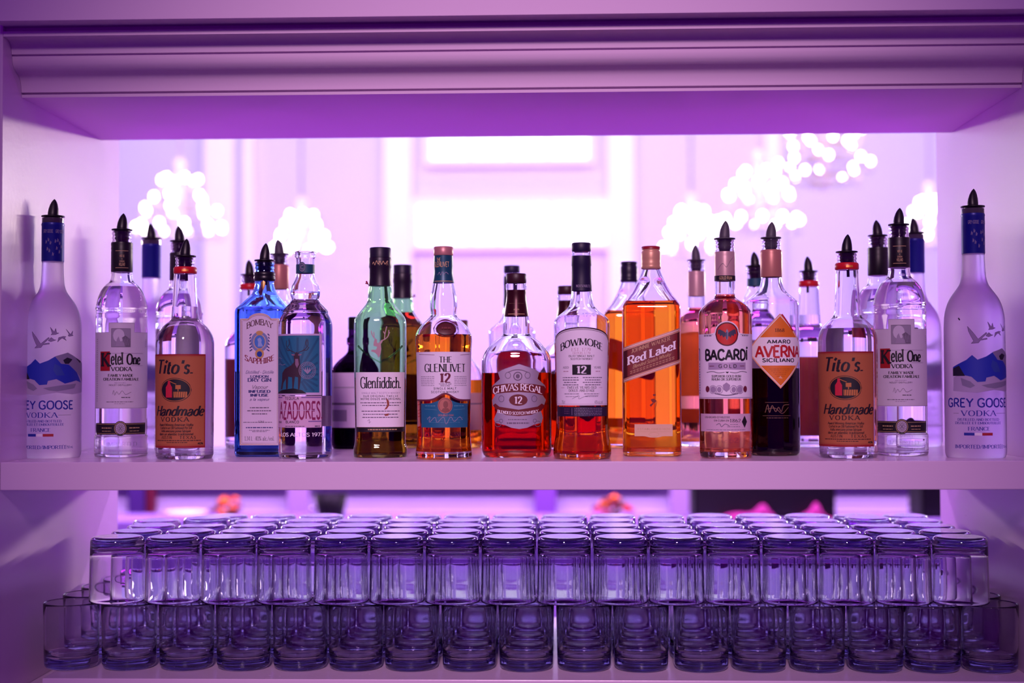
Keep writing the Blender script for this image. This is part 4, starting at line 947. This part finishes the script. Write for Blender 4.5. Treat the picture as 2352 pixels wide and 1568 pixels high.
q.text('EST. 1779', uc - 1, 807.5, 7, FD, 46, 'serif', .14); q.text('DEPUIS 1779', uc, 814.5, 5, FD, 42, 'serif', .14, n=3); q.text('ISLAY SINGLE MALT', uc, 820.5, 4.2, INK, 64, 'serif', .16, .5, n=2); q.text('SCOTCH WHISKY', uc, 827, 4.2, INK, 54, 'serif', .16, .5, n=2)
q.panel(uc - 23, uc + 23, 838, 861, INK, 10, 2); q.text('12', uc, 857.5, 16, WHITE, 24, 'serif', .2, .45)
q.text('AGED', uc - 41, 846.5, 4.5, INKG, 17, 'serif', .16, .5); q.text('YEARS', uc + 41, 846.5, 4.5, INKG, 20, 'serif', .16, .5); q.fine(uc - 41, 853, 15, 2, FD); q.fine(uc + 42, 853, 13, 2, FD)
for i in range(4): q.fine(uc - 29, 867 + i * 5.5, 44 - 8 * (i == 2), 2, INKG, i); q.fine(uc + 29, 867 + i * 5.5, 52 - 10 * (i % 2), 2, INKG, i + 7)
q.text('TWELVE YEARS OLD', uc, 892, 5, INK, 76, 'serif', .15, .5, n=2); q.text('DOUZE ANS D\'AGE', uc, 899, 5, INK, 66, 'serif', .15, .5, n=2)
for s_ in (-1, 1): q.line([(uc + s_ * 46, 890), (uc + s_ * 57, 890)], .9, FD); q.fine(uc + s_ * 26, 904, 40, 1.4, INKG, s_); q.fine(uc + s_ * 26, 910, 34, 1, INKG, s_)
q.line([(uc - 24, 915), (uc - 6, 909), (uc - 8, 914), (uc + 10, 909), (uc + 44, 908)], .8, INKG, True)
q.text('70cl', uc - 51, 926, 7, INKG, 12, 'sans', .1); q.text('40% alc./vol', uc + 46, 926, 7, INKG, 26, 'sans', .1, n=2)
q.line([(-W_ + 2, 795), (-W_ + 2, 927), (W_ - 2, 927), (W_ - 2, 795)], .7, FD)
q.build('label')
q = Print(b, .3); q.panel(-W_ + 1, W_, 933, 955, mat('navy_label', '221638', .5), 36, 1)
for i in range(5): q.fine(uc + 19, 937 + i * 3.6, 76, 1, INKL, i)
for i in range(3): q.fine(uc - 40, 938 + i * 5, 16, 2, mat('plum', '5c3a58', .6), i)
q.line([(uc - 25, 936), (uc - 25, 952)], .8, INKL)
q.build('lower_label')
emboss(b, 'raised_lettering', 'BOWMORE', b.u(1337), 1000, 11, 92, GLS); emboss(b, 'raised_lettering', 'EST. 1779', b.u(1337), 728, 7, 80, GLS)

# --- square whisky bottle with slanting red label
ORA = liq('orange_whisky', (.97, .58, .11)); GCAP = mat('gold_red_cap', 'd6a482', .4, .25); RCAP = mat('red_cap_top', '9c1c24', .4); RLAB = mat('red_label', '7a1a22', .5); RLD = mat('red_label_dark', '4a0f18', .5); GLB = mat('label_gilt', 'cf9a80', .4, .3)
b = Bottle('liquor_bottle', 'square whisky bottle with slanting dark red label and gold screw cap', 'bottle', 1498, 1048,
           [(616, 20.5), (618, 21), (630, 25), (645, 31), (660, 38.5), (675, 47), (688, 56), (697, 62), (705, 65.5), (714, 66.5), (730, 66.5), (1034, 66.8), (1042, 65.5), (1048, 60)], n=7, br=1.0, seg=88)
FRONT['square'] = b
b.body(GLS, 694, *ORA, wall=4.6, foot=13)
cp = b.sleeve('screw_cap', [(566, 20.5), (568, 21.3), (572, 21.3), (574, 20), (577, 21.5), (583, 22.8), (594, 22.6), (602, 22), (605, 23), (608, 22), (611, 22.8), (615, 22.8), (617, 21.5)], GCAP)
b.sleeve('cap_top', [(565, 20), (566, 21.6), (572, 21.7)], RCAP, parent=cp)
q = Print(b, .45); sl = -(797 - 754) / 127.; yc = lambda y: (lambda u: y + sl * u)
W_ = 66
q.panel(-W_, W_, yc(777), yc(857), GLB, 44, 2); q.panel(-W_, W_, yc(780.5), yc(853.5), WHITE, 44, 1); q.panel(-W_, W_, yc(781.5), yc(852.5), GLB, 44, 1)
q.panel(-W_, W_, yc(786), yc(848), RLD, 44, 2); q.panel(-54, 58, yc(787), yc(847), RLAB, 30, 2)
q.text('JOHNNIE WALKER', -2, 797.5, 9, GOLDP, 86, 'serif', .15, .4, slope=sl, n=3, gap=.14); q.text('Red Label', 0, 821, 18.5, WHITE, 106, 'serif', .22, .4, slope=sl, gap=.1)
q.text('Blended Scotch Whisky', 0, 832.5, 8, GOLDP, 84, 'script', .13, .5, .3, slope=sl, n=2)
for i in range(2):
    for k in range(14): q._q([[(-48 + k * 7.2, 837 + i * 4 + sl * (-48 + k * 7.2)), (-43 + k * 7.2, 837 + i * 4 + sl * (-43 + k * 7.2)), (-43 + k * 7.2, 838.2 + i * 4 + sl * (-43 + k * 7.2)), (-48 + k * 7.2, 838.2 + i * 4 + sl * (-48 + k * 7.2))]], GOLDP)
q.build('label')
q = Print(b, .45); FIG = mat('figure_print', '7a1c10', .6); S = lambda pts: [(1420 + x / 3.1375 - 1497, 560 + y / 3.1375) for x, y in pts]
q.poly(S([(248, 1082), (268, 1080), (270, 1092), (252, 1094)]), FIG); q.poly(S([(232, 1118), (256, 1112), (276, 1128), (262, 1142), (246, 1140)]), FIG); q.poly(S([(226, 1158), (250, 1140), (256, 1146), (234, 1170)]), FIG); q.line(S([(278, 1132), (270, 1165), (256, 1190)]), .9, FIG)
q.build('print')
q = Print(b, .45); q.panel(-39, 46, 972, lambda u: 999 + 3 * math.exp(-((u - 4) / 16) ** 4), mat('cream_lower_label', 'e0b898', .6), 24, 2); q.text('ESTABLISHED 1820', 4, 985, 4, GOLDP, 72, 'sans', .16, gap=.2, n=2); q.line([(-35, 989), (42, 989)], .6, GOLDP); q.ringp(4, 995, 11, 4.5, .7, GOLDP)
q.build('lower_label')

# --- gold rum
RUM = liq('gold_rum', (.97, .62, .42)); FOIL = mat('rose_foil', 'cfaaa6', .4, .25); BAT = mat('bat_print', '3a3a52', .6); RED = mat('logo_red', 'd02a1c', .5)
b = Bottle('liquor_bottle', 'rose-gold rum bottle with red circle on white label', 'bottle', 1668, 1054,
           [(549, 21), (552, 22.4), (556, 21), (561, 22.4), (566, 21), (571, 22.2), (578, 22), (646, 22.5), (678, 23), (684, 25), (690, 34), (698, 45), (707, 54), (716, 59.5), (725, 61), (745, 61), (1034, 60.5), (1046, 59), (1051, 56), (1054, 50)])
FRONT['rum'] = b
b.body(GLS, 676, *RUM, wall=3.8, foot=18); b.pourer(505, 548, 24.5, mat('grey_spout', '4c4850', .5))
cp = b.sleeve('neck_foil', [(577.5, 22.8), (581, 23.8), (586, 23.2), (589, 23.8), (632, 23.6), (645, 23.6)], FOIL, cap=False)
q = Print(b, 1.6); q.panel(-94, 94, 633, 644.5, INK, 40, 1); q.text('GOLD RUM', 6, 642, 6.5, GOLDP, 78, 'sans', .16, gap=.16); q.line([(-44, 620), (-10, 606), (10, 614), (30, 602), (60, 590)], 1, BAT, True); q.build('print', cp)
q = Print(b, .3); uc = b.u(1672); W_ = b.deg(79)
q.panel(-W_, W_, lambda u: 768 - (26 if 0 else 0) - 6 * math.exp(-((u - uc) / 30) ** 4), 915, WHITE, 44, 3)
q.disc(uc, 769, 29, 29.5, WHITE); q.disc(uc, 769, 26.5, 27, mat('logo_dark_ring', '5c1420', .5)); q.disc(uc, 769, 23.5, 24, RED)
S = lambda pts: [(b.u(1590 + x / 2.8), 500 + y / 2.8) for x, y in pts]
for f in (1, -1):
    M = lambda pts: [(uc + f * x, y) for x, y in pts]
    q.poly(M([(0, 763), (3, 766), (8, 762), (16, 758), (20, 759), (21, 770), (17, 768), (15, 774), (11, 771), (8, 777), (4, 773), (0, 782)]), BAT)
q.poly([(uc - 2, 762), (uc, 757), (uc + 3, 762), (uc + 2.5, 778), (uc, 783), (uc - 2.5, 778)], mat('bat_light', '8a92a8', .6))
for s_ in (-1, 1): q.fine(uc + s_ * 47, 772, 22, 2, INKG, s_); q.line([(uc + s_ * 32, 769.6), (uc + s_ * 58, 769.6)], .6, INKG)
q.text('BACARDÍ', uc - 1, 827, 22.5, INK, 106, 'sans', .23, gap=.12); q.panel(uc - 45, uc + 46, 833, 849, mat('silver_strip', 'cbb8d0', .35, .3), 24, 1); q.text('GOLD', uc + 1, 845, 7.5, INK, 40, 'sans', .16, gap=.45)
for s_ in (-1, 1): q.line([(uc + s_ * 30, 841), (uc + s_ * 42, 841)], 1.4, BUR); q.line([(uc + s_ * 6, 855), (uc + s_ * 20, 856.5), (uc + s_ * 32, 853.5), (uc + s_ * 50, 855)], 1, INK, True)
q.poly([(uc - 4, 854), (uc + 4, 854), (uc, 858)], INK)
q.text('SUPERIOR GOLD RUM', uc - 2, 866.5, 5, INK, 68, 'serif', .18, .5, n=2); q.text('RHUM OR SUPERIEUR', uc - 2, 873.5, 5, INK, 68, 'serif', .18, .5, n=2)
MD = mat('medal_print', 'a896b2', .6)
for s_ in (-1, 1):
    q.disc(uc + s_ * 46 - 2, 893, 5.5, 7, BUR); q.ringp(uc + s_ * 31 - 2, 894, 9, 9, 1.2, MD); q.disc(uc + s_ * 31 - 2, 894, 7, 7, MD); q.ringp(uc + s_ * 16 - 2, 894, 8, 9, 1, MD); q.disc(uc + s_ * 16 - 2, 894, 5, 6, MD)
q.poly([(uc - 10, 884), (uc - 2, 878), (uc + 6, 884), (uc + 5, 893), (uc - 2, 899), (uc - 9, 893)], MD); q.line([(uc - 28, 903), (uc - 2, 907), (uc + 24, 903)], 1.6, INKG, True); q.line([(-W_, 912), (W_, 912)], .6, INKG)
for yy in range(836, 905, 6): q.line([(-W_ + 9, yy), (-W_ + 13, yy)], 2.4, INKG)
q.line([(-W_ + 6, 800), (-W_ + 12, 804), (-W_ + 12, 828)], 3, INKG)
q.build('label')
q = Print(b, .3); q.panel(b.deg(-68), b.u(1723), 949, 989, mat('lower_rum_label', 'd6b6c8', .6), 36, 2)
q.text('CASA BACARDI ESTABLECIDO', uc - 26, 958.5, 3.8, INK, 62, 'sans', .17, gap=.2, n=2); q.text('EN CUBA EN', uc - 14, 966, 3.8, INK, 34, 'sans', .17, gap=.2, n=2); q.text('1862', uc + 18, 968, 7.5, INK, 26, 'serif', .15, gap=.2)
q.line([(uc - 26, 974), (uc - 18, 971), (uc - 14, 978), (uc - 6, 972), (uc + 4, 976)], 1.4, INKG, True); q.fine(uc + 16, 973, 20, 1.2, INKG); q.fine(uc + 14, 978, 30, 1.2, INKG); q.fine(uc - 4, 985, 96, 1, INKG)
q.poly([(uc + 42, 953), (uc + 50, 967), (uc + 42, 981), (uc + 34, 967)], INK)
q.build('lower_label')
emboss(b, 'raised_lettering', '1862', b.u(1676), 1014, 11, 42, GLS)
mb = MB(); k = b.k
arcp = [(-44 + 88 * i / 16, 1046 - 20 * math.sin(math.pi * i / 16) ** 1.3) for i in range(17)]
q = Print(b, -2); q.line(arcp, 4.5, GLS, True); q.build('glass_ridge')

# --- dark amaro with orange diamond label
DARK = liq('dark_amaro', (.05, .018, .015)); AFO = mat('copper_foil', 'c68676', .4, .25); ORL = mat('orange_print', 'e87a1c', .5); ORB = mat('orange_border', 'f0b088', .5); ARED = mat('amaro_red', 'c01c28', .5)
b = Bottle('liquor_bottle', 'clear bottle of black amaro with orange diamond label', 'bottle', 1775, 1047,
           [(548, 20.5), (551, 22), (555, 20.5), (560, 22), (566, 20.5), (573, 22), (636, 23), (648, 24.5), (660, 28), (670, 34), (679, 44), (687, 54), (694, 60), (702, 62), (716, 62.3), (1028, 62.5), (1040, 61), (1047, 55)])
FRONT['amaro'] = b
b.body(GLS, 846, *DARK, foot=12); b.pourer(508, 546, 23.5, mat('grey_spout', '4c4850', .5))
b.sleeve('neck_foil', [(573, 22.6), (576, 24.8), (581, 24.2), (584, 25), (634, 24.8), (636, 24.2)], AFO, cap=False)
q = Print(b, .3); uc = b.u(1794); H = 85; Wd = 82
dia = lambda e: ((lambda u: 807 - max((H - e) * (1 - abs(u - uc) / (Wd - e)), 0)), (lambda u: 807 + max((H - e) * (1 - abs(u - uc) / (Wd - e)), 0)))
for e, m_ in ((0, ORB), (4, WHITE), (6, ORL)):
    a, c_ = dia(e); q.panel(uc - Wd + e, uc + Wd - e, a, c_, m_, 60, 4)
a, c_ = dia(6); q.panel(uc - Wd + 6, uc + Wd - 6, lambda u: max(a(u), 776), lambda u: min(c_(u), 840), WHITE, 60, 2)
q.text('1868', uc - 1, 764, 7.5, INK, 22, 'serif', .13, .5); q.text('AMARO', uc - 2, 790, 8, INK, 54, 'sans', .2, gap=.2); q.text('AVERNA', uc + 1, 821, 25, ARED, 116, 'sans', .2, gap=.06); q.text('SICILIANO', uc - 2, 832, 8, INK, 76, 'sans', .2, gap=.16)
for i in range(5): q.fine(uc, 848 + i * 4, 50 - 8 * i, 1, mat('orange_dark_print', 'b05a14', .6), i)
q.poly([(uc - 5, 868), (uc, 863), (uc + 5, 870)], ORB)
q.line([(uc + 4, 724), (uc + 34, 762)], 3.5, ARED)
q.build('label')
q = Print(b, .3); uc = b.u(1787); BRZ = mat('bronze_print', '7a5a48', .45, .3)
q.line([(uc - 28, 923), (uc + 26, 923)], .9, BRZ); q.line([(uc - 34, 953), (uc + 32, 953)], .9, BRZ); q.line([(uc - 28, 946), (uc - 22, 928), (uc - 18, 946), (uc - 12, 930), (uc - 4, 944), (uc + 2, 934), (uc + 8, 944), (uc + 14, 930), (uc + 28, 928)], 1.8, BRZ, True); q.line([(uc - 24, 938), (uc - 6, 936), (uc + 10, 948), (uc + 26, 934)], 1.4, BRZ, True); q.fine(uc, 958, 50, 1.4, BRZ)
q.build('print')

# --- repeats at the right end of the front row
def put(src, px, py, label, deg=0., front=True, y=None):
    """copy a bottle to where the photo shows another of its kind"""
    c = copy_tree(src.root); f0 = atz(px, py, Z0) if y is None else Vector((0, y, 0))
    yy = f0.y + src.hb * src.br * src.k if y is None else y
    p = aty(px, py if y is None else 1030, yy); va = math.atan2(p.x - CAM.x, p.y - CAM.y)
    c.location = (p.x, yy, Z0); c.rotation_euler = (0, 0, -va + R(deg)); c['label'] = label
    return c
put(FRONT['frost'], 2241.5, 1053, 'tall frosted bottle with blue neck band at the far right of the shelf', 29)
put(FRONT['clear'], 2070, 1047, 'clear bottle with black neck wrap and white label, second from the right end', 4)
t = put(FRONT['kraft'], 1949.5, 1054, 'clear bottle with orange-brown label and red neck ring, third from the right end', 14)
src = FRONT['kraft']                                              # this one is emptier
old = [c for c in t.children if c.name.startswith('glass_body') or c.name.startswith('liquid')]
for c in old: bpy.data.objects.remove(c)
src_root = src.root; src.root = t; src.body(GLS, 762, *CLEARL, foot=12); src.root = src_root

# ------------------------------------------------------------------ rear row, facing the other side of the bar
put(FRONT['frost'], 346, 0, 'frosted bottle with blue neck band in the rear row, left', 190, y=.455)
put(FRONT['clear'], 411, 0, 'black-wrapped clear bottle in the rear row, half behind the left orange-brown label', 176, y=.335)
put(FRONT['kraft'], 573, 0, 'red-ringed bottle in the rear row, peeping out left of the blue gin bottle', 170, y=.44)
put(FRONT['amaro'], 641, 0, 'copper-foiled bottle in the rear row behind the blue gin bottle', 180, y=.375)
gt = put(FRONT['green'], 925, 0, 'dark capped green bottle in the rear row, right of the front green one', 180, y=.44)
for c in [c for c in gt.children if c.name.startswith(('glass_body', 'liquid'))]: bpy.data.objects.remove(c)
src = FRONT['green']; kp = src.root; src.root = gt; src.body(GLS_G, 694, *GW, wall=4); src.root = kp
put(FRONT['navy'], 1177, 0, 'rear row whisky bottle directly behind the broad silver crest bottle', 180, y=.455)
put(FRONT['crest'], 1303, 0, 'broad rear row whisky bottle behind the navy sleeved bottle', 180, y=.40)
t = put(FRONT['square'], 1447, 0, 'square whisky bottle with dark cap in the rear row', 180, y=.43)
BKC = mat('dark_cap', '15102c', .4); BKL = mat('black_whisky_label', '120a0e', .45)
for c in t.children_recursive:
    if c.name.startswith(('screw_cap', 'cap_top')): c.data = c.data.copy(); c.data.materials[0] = BKC
    elif c.name.startswith('label'):
        c.data = c.data.copy()
        for i, m in enumerate(c.data.materials):
            if m.name.startswith('red_label'): c.data.materials[i] = BKL
put(FRONT['rum'], 1602, 0, 'gold foiled rum bottle in the rear row, left of the front rum', 180, y=.44)
t = put(FRONT['stag'], 1738, 0, 'rear row bottle with teal neck band, half hidden by the amaro', 180, y=.43)
FRONT['stag'].root, kp = t, FRONT['stag'].root
FRONT['stag'].pourer(535, 574, 25, BLACK); FRONT['stag'].root = kp
put(FRONT['kraft'], 1861, 0, 'red-ringed bottle in the rear row, right of the amaro', 180, y=.44)
put(FRONT['clear'], 2021, 0, 'black-wrapped clear bottle in the rear row, right', 180, y=.32)
put(FRONT['frost'], 2106, 0, 'frosted bottle with blue neck band in the rear row, right', 185, y=.45)
# squat dark liqueur
b = Bottle('liquor_bottle', 'squat black liqueur bottle with white label behind the green bottle', 'bottle', 817, 1031,
           [(752, 15), (774, 16), (776, 19), (790, 19), (793, 16), (806, 17), (816, 24), (826, 36), (838, 47), (848, 53), (862, 54.5), (1018, 54.5), (1026, 52), (1031, 46)])
b.root.location.y = .405; DG = glass('dark_liqueur_glass', (.16, .06, .20))
mb = MB(); b.skin(mb, b.D, DG, cap1=True, cap0=True); mb.build('glass_body', b.root)
b.sleeve('cap', [(728, 14), (730, 16), (756, 16)], BLACKP); b.sleeve('contents', [(833, 40), (848, 51.5), (1022, 51.5)], mat('black_liqueur', '050305', .3))
q = Print(b, .4); LG = mat('grey_lilac_label', 'cdb4d6', .6); q.panel(b.deg(-88), b.deg(88), 856, 980, LG, 40, 4)
q.panel(b.deg(-80), b.deg(80), 924, 929, INKG, 24, 1); q.panel(b.deg(-70), b.deg(-20), 940, 966, mat('label_grey_block', '8c7898', .6), 12, 1); q.panel(b.deg(-60), b.deg(40), 888, 891, INKL, 12, 1); q.build('label')
# squat amber with brown cap
b = Bottle('liquor_bottle', 'short amber bottle with brown cap in the rear row, right of the teal sleeved whisky', 'bottle', 1060, 1029,
           [(752, 14), (770, 15), (800, 17), (818, 22), (834, 34), (850, 44), (866, 48.5), (884, 49), (1014, 49), (1024, 47), (1029, 41)])
b.root.location.y = .43
b.body(GLS, 872, *AMB, wall=4, foot=12); b.sleeve('cap', [(735, 14.5), (737, 16), (756, 16)], mat('brown_cap', '6a3c40', .5))
q = Print(b, .4); q.panel(b.deg(-85), b.deg(85), 902, 986, mat('rose_paper', 'c09a9c', .6), 24, 2); q.panel(b.deg(-70), b.deg(70), 925, 928, INKG, 20, 1); q.build('label')
# ------------------------------------------------------------------ tumblers
def tumbler_mesh(h=.0935, rr=.0400, rb=.0382, base=.0135, wall=.0022):
    out = [(.0005, .0), (rb - .014, .0), (rb - .0070, .0), (rb - .0066, .00002), (rb - .0045, .0004), (rb - .0022, .0016), (rb - .0007, .0038), (rb, .007)]
    for i in range(1, 6): out.append((rb + (rr - rb) * i / 5, .007 + (h - .0095) * i / 5))
    top = [(rr - .0002, h - .0012), (rr - wall * .5, h - .0002), (rr - wall * .85, h - .001)]
    ri = lambda z: rb + (rr - rb) * (z - .007) / h - wall
    inn = [(ri(z), z) for z in (h - .004, h * .75, h * .5, .036, .028)] + [(ri(.022) - .0012, .0215), (ri(.02) - .004, .0170), (ri(.02) - .010, .0145), (ri(.02) - .018, base), (.0005, base - .0002)]
    mb = MB(); mb.lathe(out + top + inn, TUMB, 40, caps=False); return mb.build('tumbler')
ORDN = 'first second third fourth fifth sixth seventh eighth ninth tenth eleventh twelfth thirteenth fourteenth fifteenth sixteenth seventeenth'.split()
ROWN = ['front row', 'second row', 'third row', 'fourth row', 'back row']
tum0 = tumbler_mesh(); used = False
def tumbler(x, y, z, flip, label, group, s=1.0):
    global used
    if not used: o = tum0; used = True
    else: o = tum0.copy(); COL.objects.link(o)
    o.location = (x, y, z + (.0935 * s if flip else 0)); o.rotation_euler = (math.pi if flip else 0, 0, random.uniform(0, 6.28)); o.scale = (1, 1, s)
    tag(o, label, 'glass', group)
LOW = [164, 297, 429, 560, 690, 816, 945, 1078, 1209, 1342, 1473, 1611, 1743, 1877, 2012, 2144, 2275]
YG = .118; PITCH = .0822
for r in range(5):
    y = YG + r * PITCH
    xs = [aty(px, 1540, YG).x for px in LOW]
    for i in range(1, 17): xs[i] = max(xs[i], xs[i - 1] + .0804)
    xs[16] = min(xs[16], XR - .0405); 
    for i in range(15, 0, -1): xs[i] = min(xs[i], xs[i + 1] - .0804)
    for i, x in enumerate(xs):
        tumbler(x, y, ZL + .0002, False, 'upright tumbler, %s from the left in the %s of the lower layer' % (ORDN[i], ROWN[r]), 'upright tumblers on the white board')
UP = [[270, 397, 526, 652, 784, 910, 1038, 1164, 1292, 1418, 1548, 1678, 1806, 1936, 2065, 2196],
      [315, 438, 560, 682, 804, 926, 1048, 1170, 1292, 1414, 1537, 1662, 1788, 1914, 2040, 2166],
      [348, 464, 582, 700, 818, 938, 1057, 1175, 1294, 1414, 1534, 1652, 1770, 1890, 2010, 2130],
      [360, 476, 592, 708, 824, 940, 1056, 1172, 1288, 1404, 1521, 1638, 1756, 1874, 1992, 2110],
      [405, 517, 628, 739, 850, 961, 1072, 1184, 1296, 1407, 1518, 1630, 1742, 1853, 1965, 2076]]
for r, row in enumerate(UP):
    y = YG + .002 + r * PITCH
    if r == 4: row = row[1:]
    xs = [aty(px, 1240, y).x for px in row]
    for i in range(1, len(xs)): xs[i] = max(xs[i], xs[i - 1] + .0803)
    for i, x in enumerate(xs):
        tall = 1.045 if (r == 3 and i in (1, 14)) else 1.0
        tumbler(x, y, ZL + .0941, True, 'upside-down tumbler, %s from the left in the %s of the upper layer' % (ORDN[i], ROWN[r]), 'upside-down tumblers in the upper layer', tall)
